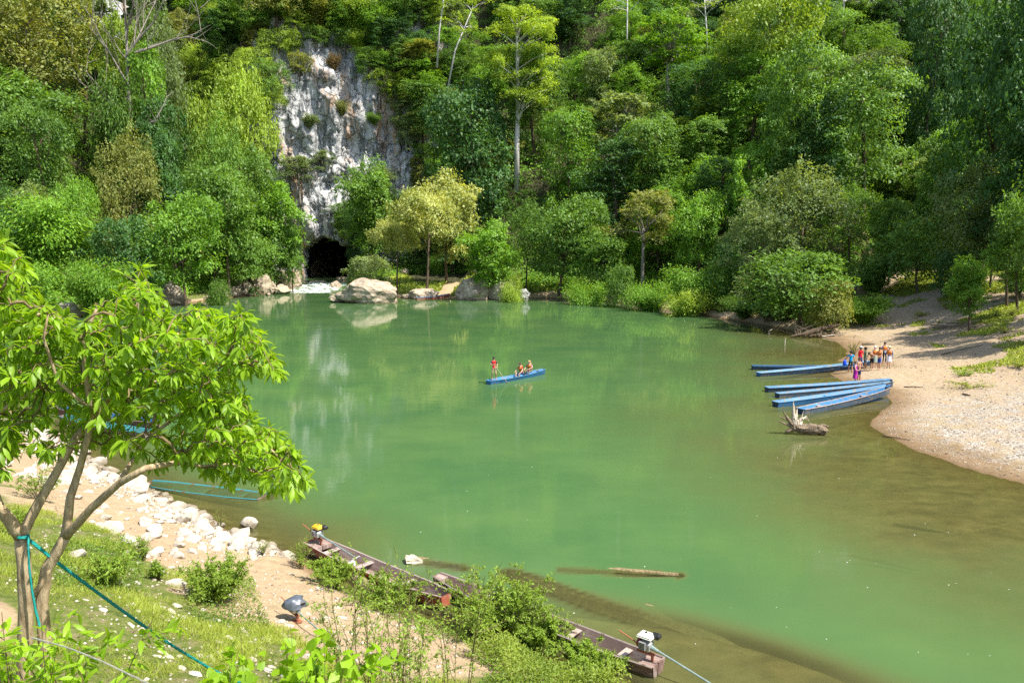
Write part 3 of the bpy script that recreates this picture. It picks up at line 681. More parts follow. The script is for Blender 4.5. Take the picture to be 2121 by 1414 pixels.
# --- left of the cave
hero('fine', 60, -30, 240, 300, 138, 'olive', 'wide olive-brown crown in the top left corner with a bare fork of limbs')
hero('airy', 175, -20, 260, 230, 152, 'grey', 'loose grey-green tree between the olive crown and the dead white tree')
hero('airy', 235, 25, 230, 150, 146, 'lime', 'lime-yellow loose crown just left of the dead white tree')
hero('bare', 265, -50, 175, 350, 139, None, 'leafless pale dead tree with spreading boughs at the top left', bark='grey')
hero('fine', 372, 45, 300, 150, 152, 'grey', 'fine-leaved grey-green dome right of the dead white tree')
hero('tower1', 305, 108, 300, 88, 143, 'bright', 'bright green creeper-hung column below the dead white tree')
hero('bamboo', 440, 205, 330, 110, 155, 'lime', 'feathery yellow-green plume left of the white cliff')
hero('round2', 500, 172, 400, 125, 170, 'lime', 'yellow-green layered crown touching the upper left side of the white cliff')
hero('round1', 330, 225, 380, 110, 140, 'dark', 'glossy dark round crown under the bright creeper column')
hero('round3', 65, 150, 420, 190, 128, 'mid', 'leaning mid-green tree with a pale trunk at the left edge')
hero('tower2', 110, 235, 420, 120, 122, 'mid', 'ragged creeper-covered tree at the left edge half way up')
hero('bamboo', 250, 165, 330, 100, 140, 'mid', 'mid-green feathery crown above the dark slanting limb')
hero('fine', 255, 300, 470, 150, 127, 'olive', 'olive fine-leaved crown in the middle of the left slope')
hero('round3', 360, 265, 460, 130, 134, 'dark', 'dark leafy mass hung with creepers left of the cliff, half way up')
hero('fine', 435, 270, 480, 150, 140, 'mid', 'broad fine-leaved mid-green crown left of the cliff foot')
hero('tower2', 515, 320, 500, 110, 148, 'mid', 'creeper curtain beside the left foot of the white cliff')
hero('bamboo', 90, 410, 590, 180, 108, 'bright', 'bright feathery clump low on the left, above the near tree')
hero('round2', 175, 395, 580, 120, 112, 'bright', 'bright green tree low on the left slope beside the feathery clump')
hero('low', 265, 470, 625, 170, 112, 'dark', 'glossy dark green tree overhanging the water on the left')
hero('round2', 385, 430, 600, 190, 119, 'bright', 'bright green riverside tree left of the shore boulders')
hero('round2', 475, 372, 592, 160, 137, 'mid', 'mid-green riverside tree rising behind the left shore boulders')
hero('round1', 548, 385, 580, 160, 149, 'bright', 'dense green tree leaning over the left side of the cave mouth')
hero('round2', 505, 485, 588, 150, 141, 'mid', 'low leafy bough sweeping to the boulders left of the rapids')
hero('fern', 195, 545, 640, 150, 103, 'bright', 'arching feathery shrub low on the left bank')
hero('low', 60, 560, 660, 170, 92, 'bright', 'bright thicket at the far left water edge')
# --- on the cliff
def cliff_tree(kind, px, py, H, Wd, mat, label, **k):
    p = P(px, py, 188); y = cliff_y(p[0], p[2]) - .3; p = P(px, py, y); TAKEN.append((p[0], y, 3)); return put(kind, float(p[0]), float(y), H, Wd, mat, label, z=float(p[2]), **k)
cliff_tree('airy', 622, 420, 11, 12, 'grey', 'gnarled grey-green tree growing out of the white cliff face', bark='grey')
cliff_tree('airy', 668, 372, 7, 9.5, 'grey', 'slanting small-leaved tree hanging over the middle of the white cliff', bark='grey')
for px, py, H, Wd, kd, mt, lb in (
    (560, 205, 8, 8, 'mound', 'mid', 'leafy tuft on the upper left corner of the bare cliff'),
    (620, 160, 5, 6, 'low', 'olive', 'small olive bush on the cliff ledge left of the orange streak'),
    (500, 90, 12, 10, 'tower2', 'mid', 'creeper-clad crag above and left of the bare cliff'),
    (455, 130, 12, 10, 'tower1', 'dark', 'dark hanging growth on the crag left of the cliff top'),
    (575, 60, 10, 11, 'mound', 'olive', 'olive creepers draped over the rim of the cliff'),
    (655, 70, 9, 12, 'bamboo', 'olive', 'straw-coloured tussocks hanging over the top of the cliff'),
    (735, 95, 12, 13, 'bamboo', 'lime', 'yellow-green bamboo plumes over the cliff top'),
    (780, 120, 13, 11, 'bamboo', 'bright', 'bamboo plumes at the upper right of the cliff'),
    (835, 165, 9, 8, 'tower2', 'mid', 'green creepers falling over the right shoulder of the cliff'),
    (885, 235, 12, 9, 'tower1', 'bright', 'bright creepers hanging down the right side of the cliff'),
    (880, 300, 14, 9, 'tower2', 'mid', 'mid-green creeper wall right of the cliff, above the blossoming trees'),
    (872, 190, 11, 9, 'tower3', 'olive', 'olive creeper column high to the right of the cliff'),
    (690, 150, 4, 5, 'fern', 'brown', 'dry brown tuft above the orange streak of the cliff'),
    (705, 245, 4, 4.5, 'fern', 'olive', 'dry hanging tuft in the cleft of the cliff'),
    (640, 265, 3, 4, 'fern', 'grey', 'small grey-green tuft on the middle of the cliff'),
    (775, 260, 3, 4, 'fern', 'mid', 'small green tuft on the right half of the cliff'),
    (600, 30, 8, 10, 'tower2', 'mid', 'green creeper bulge at the top edge above the cliff'),
    (700, 20, 8, 12, 'mound', 'bright', 'bright leafy bulge at the top edge above the cliff'),
    (850, 30, 9, 12, 'mound', 'mid', 'leafy bulge at the top edge right of the cliff'),
    (505, 250, 10, 8, 'tower1', 'bright', 'bright creepers tumbling down left of the white rock'),
    (540, 480, 10, 9, 'tower1', 'mid', 'leafy curtain at the bottom left of the white rock')):
    cliff_tree(kd, px, py, H, Wd, mt, lb, name={'fern': 'cliff_tuft', 'low': 'cliff_bush'}.get(kd))
BARE = [(575, 215), (590, 100), (640, 75), (690, 85), (745, 130), (775, 190), (825, 245), (846, 320), (846, 400), (800, 345), (760, 335), (700, 470), (735, 520), (735, 580), (640, 580), (625, 500), (595, 430), (565, 370), (535, 310), (545, 250)]
def in_poly(pg, x, y):
    c = False
    for i in range(len(pg)):
        (x1, y1), (x2, y2) = pg[i], pg[(i + 1) % len(pg)]
        if (y1 > y) != (y2 > y) and x < x1 + (y - y1) / (y2 - y1) * (x2 - x1): c = not c
    return c
rc = random.Random(41)
for iy in range(11):
    for ix_ in range(14):
        px, py = 455 + ix_ * 38 + rc.uniform(-12, 12), -15 + iy * 48 + rc.uniform(-14, 14)
        if in_poly(BARE, px + 12, py - 22) or in_poly(BARE, px - 12, py - 22) or in_poly(BARE, px, py): continue
        kd, H, Wd = rc.choice((('mound', 5.5, 7.5), ('tower2', 7.5, 7), ('tower1', 8, 5.5), ('low', 4.5, 6.5), ('round2', 6.5, 7.5), ('bamboo', 6, 7))); mt = rc.choice(['mid', 'bright', 'olive', 'dark', 'mid', 'grey', 'lime' if py < 200 else 'mid'])
        lb = f"{ {'mid': 'mid-green', 'dark': 'dark green', 'bright': 'bright green', 'lime': 'lime green', 'olive': 'olive', 'grey': 'grey-green'}[mt]} { {'mound': 'creeper mound', 'tower2': 'hanging creepers', 'tower1': 'creeper strip', 'low': 'bush', 'round2': 'small tree', 'bamboo': 'plumes'}[kd]} on the rock, {'above the cliff' if py < 110 else 'left edge of the cliff' if px < 600 else 'right edge of the cliff'}, {'top' if py < 60 else 'upper part' if py < 200 else 'middle part' if py < 350 else 'lower part'}"
        s_ = rc.uniform(.85, 1.2); cliff_tree(kd, px, py + 30, H * s_, Wd * s_, mt, lb, name='cliff_creeper' if kd in ('mound', 'tower1', 'tower2') else 'cliff_bush', group='plants clinging to the rock round the bare cliff')
# --- right of the cave
hero('round3', 775, 328, 572, 150, 168, 'mid', 'dense green tree close to the right of the cave mouth')
hero('round1', 735, 405, 560, 70, 178, 'dark', 'dark bough reaching over the right side of the cave mouth')
hero('round3', 606, 455, 596, 70, 150, 'mid', 'narrow tree pressed against the left jamb of the cave mouth')
hero('low', 762, 538, 598, 95, 146, 'grey', 'grey-green bush behind the great boulder by the rapids')
hero('round3', 925, 352, 600, 145, 150, 'pale', 'tall yellow-green flowering tree behind the dark-trunked one')
hero('parasol', 822, 462, 596, 120, 139, 'pale', 'pale yellow blossoming bough low to the left of the dark trunk')
hero('parasol', 884, 405, 604, 190, 136, 'pale', 'pale blossoming tree with a dark bare trunk on the grassy bank', bark='brown')
hero('round3', 1022, 455, 615, 118, 133, 'bright', 'bright green tree rising behind the ivy-topped boulder')
hero('fine', 1090, 430, 600, 110, 139, 'mid', 'mid-green rounded tree right of the ivy-topped boulder')
hero('round2', 1155, 425, 612, 180, 133, 'mid', 'spreading grey-stemmed tree leaning over the far bank')
hero('tower2', 1005, 185, 440, 140, 165, 'dark', 'dark creeper-smothered tree left of the tall white trunk')
hero('tower1', 935, 250, 420, 80, 172, 'mid', 'narrow creeper column between the cliff and the dark smothered tree')
hero('umbrella', 1385, 18, 230, 165, 172, 'bright', 'flat-topped tree with drooping fronds, high on the slope')
hero('umbrella', 1290, 188, 400, 175, 158, 'grey', 'flat-topped tree with drooping fronds, below the taller one')
hero('tower2', 1180, 235, 400, 120, 158, 'bright', 'bright creeper drape right of the tall white trunk')
hero('tower1', 1470, 118, 260, 62, 168, 'bright', 'narrow creeper pillar beside the high flat-topped tree')
hero('tower2', 1360, 250, 420, 120, 148, 'mid', 'ragged creeper drape right of the lower flat-topped tree')
hero('tower3', 1255, 290, 470, 100, 147, 'dark', 'dark creeper column under the lower flat-topped tree')
hero('tower1', 1110, 100, 260, 90, 170, 'mid', 'mid-green creeper drape behind the tall pale-trunked tree')
hero('airy', 1330, 390, 605, 200, 128, 'olive', 'thin olive-brown tree showing its branches above the far bank', bark='grey')
hero('round2', 1450, 418, 560, 120, 124, 'bright', 'rounded green tree at the foot of the dark slope')
hero('round3', 1240, 470, 610, 120, 127, 'mid', 'green tree above the path down to the far bank')
hero('fine', 1650, 365, 600, 280, 104, 'grey', 'wide grey-green willow-like tree above the sandy shore')
hero('fine', 1565, 440, 610, 150, 103, 'grey', 'smaller grey-green tree left of the wide one above the shore')
hero('round1', 1840, 420, 580, 130, 100, 'mid', 'green tree where the beach meets the forest')
hero('fine', 2010, 358, 575, 220, 88, 'grey', 'grey-green tree over the upper beach')
hero('low', 1900, 470, 590, 170, 92, 'mid', 'low green thicket along the top of the beach')
hero('tower2', 1655, 105, 450, 150, 122, 'mid', 'great creeper-draped tree in the middle of the right slope')
hero('tower1', 1560, 300, 480, 90, 122, 'bright', 'creeper pillar left of the great draped tree')
hero('tower2', 1790, 155, 430, 150, 118, 'mid', 'second great creeper-draped tree, right of the first')
hero('tower1', 1985, 225, 400, 100, 104, 'bright', 'pale green creeper pillar in front of the black shade on the right')
hero('tower1', 1915, 280, 420, 62, 106, 'mid', 'short creeper pillar left of the pale green one')
hero('round2', 1620, -20, 170, 200, 150, 'lime', 'lime green tree at the top with a dark bare limb')
hero('airy', 1500, 0, 200, 130, 160, 'lime', 'airy light green tree with thin trunk at the top')
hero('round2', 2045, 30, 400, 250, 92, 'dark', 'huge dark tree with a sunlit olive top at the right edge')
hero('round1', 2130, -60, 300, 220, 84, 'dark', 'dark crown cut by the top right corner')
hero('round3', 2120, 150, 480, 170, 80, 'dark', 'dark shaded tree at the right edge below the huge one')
hero('tower2', 1915, -20, 220, 110, 132, 'dark', 'dark creeper column left of the huge dark tree')
hero('round3', 2108, 400, 640, 120, 74, 'mid', 'tree with slender trunks at the right edge of the beach')
hero('round3', 2010, 528, 652, 88, 72, 'bright', 'small round bright green tree alone on the upper beach')
hero('airy', 2085, 470, 640, 130, 78, 'dark', 'shadowy tree behind the small bright tree on the beach')
hero('round3', 2160, 330, 700, 160, 60, 'mid', 'tree cut by the right edge, shading the beach')
hero('fine', 2260, 250, 760, 330, 66, 'mid', 'tree beyond the right edge')
hero('round2', 2050, 430, 600, 150, 86, 'dark', 'dark tree behind the small bright one on the beach')
hero('fine', 1760, 400, 570, 150, 104, 'mid', 'fine-leaved tree right of the wide grey-green one')
hero('round1', 2110, 560, 625, 90, 80, 'dark', 'dark bush at the right edge above the beach')
# bushes along the shores
for kd, cx, tp, bs, w, d, mt, lb in (
    ('low', 1655, 535, 675, 210, 88, 'mid', 'big tangled bush on the point above the driftwood roots'),
    ('fern', 1590, 570, 672, 150, 93, 'grey', 'trailing grey-green bush over the water on the point'),
    ('low', 1725, 590, 680, 120, 84, 'olive', 'dry-stemmed olive bush nearest to the sandy beach'),
    ('fern', 1540, 615, 672, 90, 97, 'mid', 'low bush dipping into the water left of the point'),
    ('fern', 1790, 615, 668, 110, 86, 'bright', 'low bright bush where the point joins the beach'),
    ('fern', 1430, 560, 640, 130, 108, 'bright', 'bright feathery bank shrub right of the footpath'),
    ('low', 1500, 545, 645, 120, 106, 'mid', 'rounded bank shrub left of the eroded sand'),
    ('fern', 1350, 590, 640, 110, 113, 'bright', 'bright bank shrub below the footpath'),
    ('fern', 1215, 590, 628, 110, 123, 'bright', 'low green shrub at the water edge under the leaning tree'),
    ('low', 1285, 560, 632, 70, 118, 'mid', 'small shrub left of the footpath'),
    ('fern', 1420, 605, 650, 100, 104, 'lime', 'yellow-green shrub spilling towards the eroded sand'),
    ('fern', 1060, 585, 626, 60, 127, 'lime', 'small yellow-leaved shrub growing on the ivy-topped boulder'),
    ('fern', 445, 585, 620, 60, 121, 'mid', 'small shrub between the shore boulders on the left'),
    ('fern', 905, 530, 560, 30, 165, 'bright', 'tiny bright shrub in the shade behind the dark trunk'),
    ('fern', 1810, 530, 595, 120, 96, 'mid', 'bush at the top of the sand, left part'),
    ('low', 1980, 530, 590, 110, 84, 'dark', 'shaded bush at the top of the sand, right part')):
    hero(kd, cx, tp, bs, w, d, mt, lb, cat='shrub')

# --- the rest of the wood: one by one over the slope
LOOK = {'round1': 'round-topped tree', 'round2': 'spreading tree', 'round3': 'bushy tree', 'oval': 'upright tree', 'fine': 'fine-leaved tree', 'airy': 'thin-crowned tree', 'tower1': 'creeper-draped column', 'tower2': 'creeper-draped tree',
        'tower3': 'tall creeper-draped spire', 'mound': 'creeper mound', 'bamboo': 'feathery clump', 'umbrella': 'flat-topped tree', 'low': 'low dense tree', 'fern': 'arching shrub'}
HUE = {'mid': 'mid-green', 'dark': 'dark green', 'bright': 'bright green', 'lime': 'lime green', 'olive': 'olive', 'grey': 'grey-green'}
cand = []
rr = random.Random(99)
yy = 100.0
while yy < 262:
    xx = -150.0
    while xx < 190:
        cand.append((xx + rr.uniform(-2.8, 2.8), yy + rr.uniform(-2.8, 2.8))); xx += 8.8
    yy += 7.6
rr.shuffle(cand)
s_all, w_all = shore([c[0] for c in cand], [c[1] for c in cand])
made = 0
for (x, y), s_, w_ in zip(cand, s_all, w_all):
    back = 12 if w_[1] < .5 else 33
    if s_ < back or made >= 240: continue
    if -64 < x < -20 and 150 < y < 196: continue
    if -24 < x < -4 and y < 176: continue
    if -9 < x < 12 and 146 < y < 168: continue
    z = float(gz(x, y)); px, py = proj((x, y, z)); pt = proj((x, y, z + 12))[1]
    if px < -60 or px > 2190 or py < -10: continue
    if any((x - a) ** 2 + (y - b) ** 2 < (c * .62 + 1.0) ** 2 for a, b, c in TAKEN): continue
    left = px < 640
    kd = rr.choices(['round1', 'round2', 'round3', 'oval', 'fine', 'airy', 'tower1', 'tower2', 'mound', 'bamboo', 'umbrella'],
                    [3, 3, 3, 1, 3, 1, 2, 3, 3, 2, 0] if left else [2, 2, 2, 1, 1, 1, 5, 6, 5, 2, 1])[0]
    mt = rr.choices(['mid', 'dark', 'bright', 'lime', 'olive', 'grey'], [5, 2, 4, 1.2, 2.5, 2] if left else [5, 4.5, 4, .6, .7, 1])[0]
    if px > 1480 and py < 480 and mt != 'dark' and rr.random() < .5: mt = 'dark' if rr.random() < .6 else 'mid'  # more dark leaf colour at upper right, in place of the slope's shadows
    H0 = {'round1': 12, 'round2': 11, 'round3': 13, 'oval': 15, 'fine': 12, 'airy': 13, 'tower1': 15, 'tower2': 13, 'mound': 7, 'bamboo': 9, 'umbrella': 14}[kd] * rr.uniform(.8, 1.3)
    Wd = 1.12 * {'round1': 10, 'round2': 12, 'round3': 9.5, 'oval': 8, 'fine': 12, 'airy': 10, 'tower1': 7.5, 'tower2': 9, 'mound': 11, 'bamboo': 9, 'umbrella': 12}[kd] * rr.uniform(.8, 1.15)
    zone = ('at the far left' if px < 130 else 'on the left slope' if px < 300 else 'left of the cliff' if px < 560 else 'above the cliff' if px < 840 else 'right of the cliff' if px < 960 else 'by the white trunk' if px < 1110 else 'right of the white trunk' if px < 1260
            else 'behind the flat-topped trees' if px < 1420 else 'mid right slope' if px < 1560 else 'above the sandy point' if px < 1720 else 'above the beach' if px < 1880 else 'at the far right')
    ht = 'at the top edge,' if py < 80 else 'high up' if py < 170 else 'above mid-slope' if py < 270 else 'at mid-slope' if py < 370 else 'low down' if py < 470 else 'by the foot of the slope'
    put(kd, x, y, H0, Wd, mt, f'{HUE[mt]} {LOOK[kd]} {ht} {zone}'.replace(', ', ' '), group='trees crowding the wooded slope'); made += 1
print('filler trees', made)

# tall pale-trunked tree
def tall_tree():
    p = hit(1070, 392); d = float(p[1]); x = float(p[0]); H = float(P(1070, 12, d)[2]) - float(p[2])
    e = thing('emergent_tree', 'tall tree with a straight white trunk and airy lime-green crown, on the middle slope', 'tree', p)
    ac = Acc(); ac.tube([(0, 0, -1), (.05, 0, H * .25), (.25, 0, H * .45), (.1, 0, H * .7), (0, 0, H * .93)], [.62, .50, .42, .28, .08], 10, wob=.05)
    ac.tube([(.2, 0, H * .37), (1.3, -.2, H * .46), (1.8, .3, H * .56), (3.2, .2, H * .66)], [.30, .24, .18, .06], 7)
    rr = random.Random(3); lob = []
    for i in range(46):
        z = H * rr.uniform(.48, .97); w = 7.2 * math.sin(math.pi * min(1, (z / H - .40) / .66)) + .8; a = rr.uniform(0, 6.28); q = rr.uniform(.25, 1) * w
        c = (math.cos(a) * q + (1.6 if z < H * .75 else .2), math.sin(a) * q, z); lob.append((*c, rr.uniform(1.6, 2.7), rr.uniform(1.6, 2.7), rr.uniform(.9, 1.5)))
        s = (.1, 0, max(H * .4, z - rr.uniform(2, 4))); ac.tube([s, ((s[0] + c[0]) / 2, (s[1] + c[1]) / 2, (s[2] + c[2]) / 2 + .4), c], [.14, .09, .03], 5)
    ac.build('trunk', B['pale'], e, True)
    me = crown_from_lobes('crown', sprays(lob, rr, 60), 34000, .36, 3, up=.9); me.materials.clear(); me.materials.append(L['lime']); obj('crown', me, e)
tall_tree()
def thin_tree(px, base, top, d, lean, label, leafy, mat='lime'):
    b = P(px, base, d); H = float(P(px, top, d)[2] - b[2]); e = thing('slender_tree', label, 'tree', b); ac = Acc(); rr = random.Random(px)
    ac.tube([(0, 0, -2), (lean * .3, 0, H * .4), (lean, 0, H)], [.22, .17, .07], 7)
    lob = []
    for i in range(11):
        t = rr.uniform(.5, 1); a = rr.uniform(0, 6.28); s = Vector((lean * t, 0, H * t)); l = rr.uniform(1.5, 4); c = s + Vector((math.cos(a) * l, math.sin(a) * l, rr.uniform(.2, 2))); ac.tube([s, s.lerp(c, .5) + Vector((0, 0, .3)), c], [.09, .05, .02], 4, cap=False)
        for k in range(2):
            c2 = c + Vector((rr.uniform(-1, 1), rr.uniform(-1, 1), rr.uniform(0, 1))); ac.tube([s.lerp(c, .6), c2], [.04, .015], 4, cap=False); lob.append((*c2, .9, .9, .5))
    ac.build('trunk', B['pale'], e, True)
    if leafy:
        me = crown_from_lobes('crown', lob, leafy, .36, px, up=.7); me.materials.clear(); me.materials.append(L[mat]); obj('crown', me, e)
thin_tree(928, 160, 20, 168, 5, 'slender leaning tree with sparse yellow leaves at the top, right of the cliff', 1500)
thin_tree(905, 120, -30, 172, 2, 'thin pale-stemmed tree beside the leaning one at the top', 900)
thin_tree(1298, 105, -20, 176, 0, 'thin straight white stem in the dark hollow at the top', 300)
thin_tree(1465, 110, -10, 172, -1, 'grey stem standing behind the high flat-topped tree', 700)
thin_tree(200, 60, -40, 158, 0, 'thin pale stem left of the dead white tree', 500)
thin_tree(1745, 60, -40, 165, 0, 'pale stem before the bare rock at the top right', 300)

# --- undergrowth and creepers that cloak the slope: nobody could count it
def undergrowth():
    r = np.random.default_rng(77); n = 260000
    x = r.uniform(-150, 190, n); y = 92 + 180 * r.random(n) ** 1.15
    s_, w_ = shore(x, y); z = gz(x, y); dep = y * cp - (z - EYE) * sp_; px = CX + F_PX * x / dep; up = y * sp_ + (z - EYE) * cp; py = CY - F_PX * up / dep
    lim = np.where(w_[:, 1] > .5, 27, 3.5)
    ok = (s_ > lim) & (px > -60) & (px < 2190) & (py > -60) & ~((x > -64) & (x < -20) & (y > 186) & (y < 193)) & ~((x > -24) & (x < -5) & (y < 172)) & ~((np.abs(x + 43) < 11) & (y < 240))
    x, y, z = x[ok][:14000], y[ok][:14000], z[ok][:14000]
    m = 32; n = len(x); N_ = n * m; k = np.repeat(np.arange(n), m)
    R = r.uniform(.9, 2.6, n) * (.65 + .35 * smooth(100, 150, y)); d = nrm(r.normal(size=(N_, 3))); d[:, 2] = np.abs(d[:, 2]) * .9 - .1
    nn = gn(x, y)[k]; c = np.c_[x, y, z][k] + nn * .3
    p = c + d * R[k][:, None] * r.uniform(.7, 1.1, N_)[:, None] * [1, 1, .9]
    nr = nrm(d + nn * .5 + r.normal(size=(N_, 3)) * .4); ax = np.cross(nr, r.normal(size=(N_, 3))) + [0, 0, -.5]
    lt = fbm(np.c_[x / 9, y / 9, 0 * x], 5, 3); tint = np.clip(.42 + .45 * lt[k] + .5 * (r.random(N_) - .5), 0, 1)
    me = leaf_mesh('undergrowth', LEAF_Q, p, ax, nr, .52 * r.uniform(.6, 1.2, N_), tint, L['bright']); tag(obj('undergrowth', me), kind='stuff')
undergrowth()
outcrop(1790, 15, 172, 22, 13, 'bare grey rock with brown scree at the top right of the slope', 5)
outcrop(212, 30, 170, 3.5, 8, 'pale rock showing left of the dead white tree', 12)
# ------------------------------------------------------------------ rocks and stones
def rock_mesh(name, seed, sub=3, cuts=12, flat=1.0, rough=.10):
    bm = bmesh.new(); bmesh.ops.create_icosphere(bm, subdivisions=sub, radius=1.0)
    V = np.array([v.co[:] for v in bm.verts]); r = np.random.default_rng(seed)
    V *= (1 + .22 * fbm(V * 1.1 + seed * 7.7, seed, 2))[:, None]
    for k in range(cuts):
        n = nrm(r.normal(size=3)); c = r.uniform(.55, .88); d = V @ n; V = np.where((d > c)[:, None], V - n[None] * (d - c)[:, None] * .92, V)
    V *= (1 + rough * .5 * fbm(V * 3.2 + seed, seed + 3, 4))[:, None]
    V[:, 2] *= flat
    for v, c in zip(bm.verts, V): v.co = c
    me = bpy.data.meshes.new(name); bm.to_mesh(me); bm.free(); return me
ROCKS = [rock_mesh('boulder', 100 + i, 4, 12 + i, 1, .30) for i in range(6)]
STONES = [rock_mesh('riprap_stone', 200 + i, 2, 13, .8, .2) for i in range(12)]
for m_ in ROCKS: m_.materials.append(ROCK)
for m_ in STONES: m_.materials.append(RIP)
def boulder(cx, base, w, h, label, k=0, dep=.8, z=0.0, rz=0., mat=None, tilt=0., name='boulder', back=0.):
    p = G(cx, base, z); p[1] += back; s = p[1] / F_PX; hw, hh = w * s / 2 * 1.06, h * s * .98
    o = obj(name, ROCKS[k % 6], None, (p[0], p[1] + hw * dep * .75, z + hh * .30 - .1), (0, tilt, rz), (hw, hw * dep, hh * .72))
    o.location.z = z + hh * .28
    if mat: o.material_slots[0].link = 'OBJECT'; o.material_slots[0].material = mat
    return tag(o, label, 'boulder')
boulder(756, 629, 160, 58, 'great flat-topped boulder standing in the water before the rapids', 0, .62, rz=.15)
boulder(790, 627, 86, 40, 'square-sided right shoulder block of the great boulder', 3, .6, rz=1.)
boulder(712, 626, 78, 17, 'low pale slab at the left foot of the great boulder', 1, .6)
boulder(695, 600, 30, 17, 'cream rock in the rapids just left of the great boulder', 2)
boulder(656, 590, 44, 11, 'flat tan rock in the middle of the rapids', 4, z=.3)
boulder(695, 590, 28, 11, 'mossy round rock at the right side of the rapids', 5, z=.3)
boulder(706, 580, 24, 8, 'dark flat rock before the cave mouth', 1, z=.6)
boulder(640, 597, 14, 5, 'small rock breaking the white water, left of the flat tan one', 3, z=.1)
boulder(672, 601, 12, 5, 'small rock at the foot of the rapids', 2)
for i, (cx, b, w, h, lb) in enumerate(((582, 603, 50, 40, 'tall pale boulder at the left edge of the rapids'), (604, 585, 30, 26, 'brown boulder at the left corner of the cave mouth'),
    (610, 600, 24, 22, 'mossy boulder touching the left side of the rapids'), (583, 609, 30, 16, 'small pointed boulder in the water left of the rapids'),
    (558, 609, 24, 26, 'grey boulder between the tall pale boulder and the cracked one'), (537, 610, 38, 38, 'broad cracked boulder under the left bank trees'),
    (505, 613, 36, 26, 'shaded boulder left of the broad cracked one'), (478, 616, 30, 20, 'low boulder under the leafy bough on the left shore'),
    (450, 620, 34, 18, 'dark low boulder near the left end of the far shore'), (425, 623, 22, 9, 'small pale stone at the waterline, left end of the boulders'),
    (556, 612, 8, 5, 'tiny rock poking out of the water before the boulders'))):
    boulder(cx, b, w * 1.25, h * 1.25, lb, i, .8, rz=i * 1.3)
boulder(346, 630, 76, 44, 'smooth tan boulder on the left shore seen above the near tree', 2, .7)
boulder(306, 634, 40, 26, 'darker boulder left of the smooth tan one', 4, .7)
boulder(122, 655, 66, 36, 'rough white rock on the far left shore', 5, .7, mat=RIP)
boulder(818, 600, 46, 44, 'leaning pale boulder behind the great one on its right', 5, .7, back=8, rz=.6)
boulder(806, 585, 26, 34, 'grey pointed rock between the bush and the leaning boulder', 1, .7, back=14, mat=GREYROCK)
boulder(792, 606, 40, 26, 'pale rock wedged behind the great boulder', 2, .7, back=6)
boulder(878, 619, 78, 26, 'low rounded sandstone hump beside the little beached boat', 4, .6, rz=.4)
boulder(838, 617, 24, 8, 'dark wet stone left of the sandstone hump', 0)
boulder(985, 622, 104, 54, 'fissured grey boulder with dark cracks on the far shore', 3, .7, rz=.2)
boulder(1040, 622, 92, 52, 'right half of the fissured shore boulder, topped with leaves', 5, .7, rz=2.)
boulder(1075, 624, 44, 30, 'dark rock at the right end of the fissured boulders', 1, .7, mat=GREYROCK)
for i, (cx, b) in enumerate(((905, 562), (925, 560), (942, 562), (960, 560), (985, 561))):
    p = hit(cx, b); o = obj('stone', STONES[i], None, p, (0, 0, i), (.9, .7, .5)); tag(o, 'pale stone lying in the shade behind the blossoming tree', 'stone', 'stones in the shade behind the blossoming tree')

# riprap along the near shore
rs = random.Random(21)
poly = [G(*q)[:2] for q in ((60, 868), (150, 925), (225, 978), (305, 1012), (400, 1058), (470, 1098), (540, 1128), (610, 1160))]
placed = []
nm = 0
tries = 0
while nm < 250 and tries < 12000:
    tries += 1
    k = rs.choices(range(len(poly) - 1), [2, 2.6, 3, 3, 3, 3, 2.4])[0]; t = rs.random(); a, b = poly[k], poly[k + 1]; c = a + (b - a) * t; n = np.array([b[1] - a[1], -(b[0] - a[0])]); n /= np.linalg.norm(n); n *= 1 if n[1] < 0 else -1
    q = c + n * (rs.uniform(-.15, 1.45) if rs.random() < .72 else rs.uniform(.5, 4.2)); s = rs.choice([.12, .15, .18, .22, .27, .33, .42]) * rs.uniform(.8, 1.15)
    if any((q[0] - e[0]) ** 2 + (q[1] - e[1]) ** 2 < ((s + e[2]) * .70) ** 2 for e in placed): continue
    placed.append((q[0], q[1], s)); z = max(float(gz(q[0], q[1])), -.1)
    o = obj('riprap_stone', STONES[rs.randrange(12)], None, (q[0], q[1], z + s * .12), (rs.uniform(-.3, .3), rs.uniform(-.3, .3), rs.uniform(0, 6.28)), (s * rs.uniform(.9, 1.3), s * rs.uniform(.7, 1), s * rs.uniform(.55, .85)))
    tag(o, 'white quarried stone in the band along the near left shore' if s > .25 else 'small white stone filling the band along the near left shore', 'stone', 'white stones along the near shore'); nm += 1
for cx, cy_, s, lb in ((515, 1090, .42, 'tan boulder standing alone in the shallow water off the white stones'), (286, 1006, .55, 'largest cream stone, rising where the sunken turquoise boat ends'), (205, 962, .5, 'pale stone under the near tree limb by the shore'),
                       (160, 1155, .28, 'grey-white stone in the grass behind the forked trunk'), (365, 1212, .26, 'grey rounded stone at the foot of the bushy shrub')):
    p = hit(cx, cy_, True); tag(obj('boulder', STONES[int(cx) % 12], None, p + [0, 0, s * .25], (0, .1, cx), (s, s * .8, s * .75)), lb, 'stone')
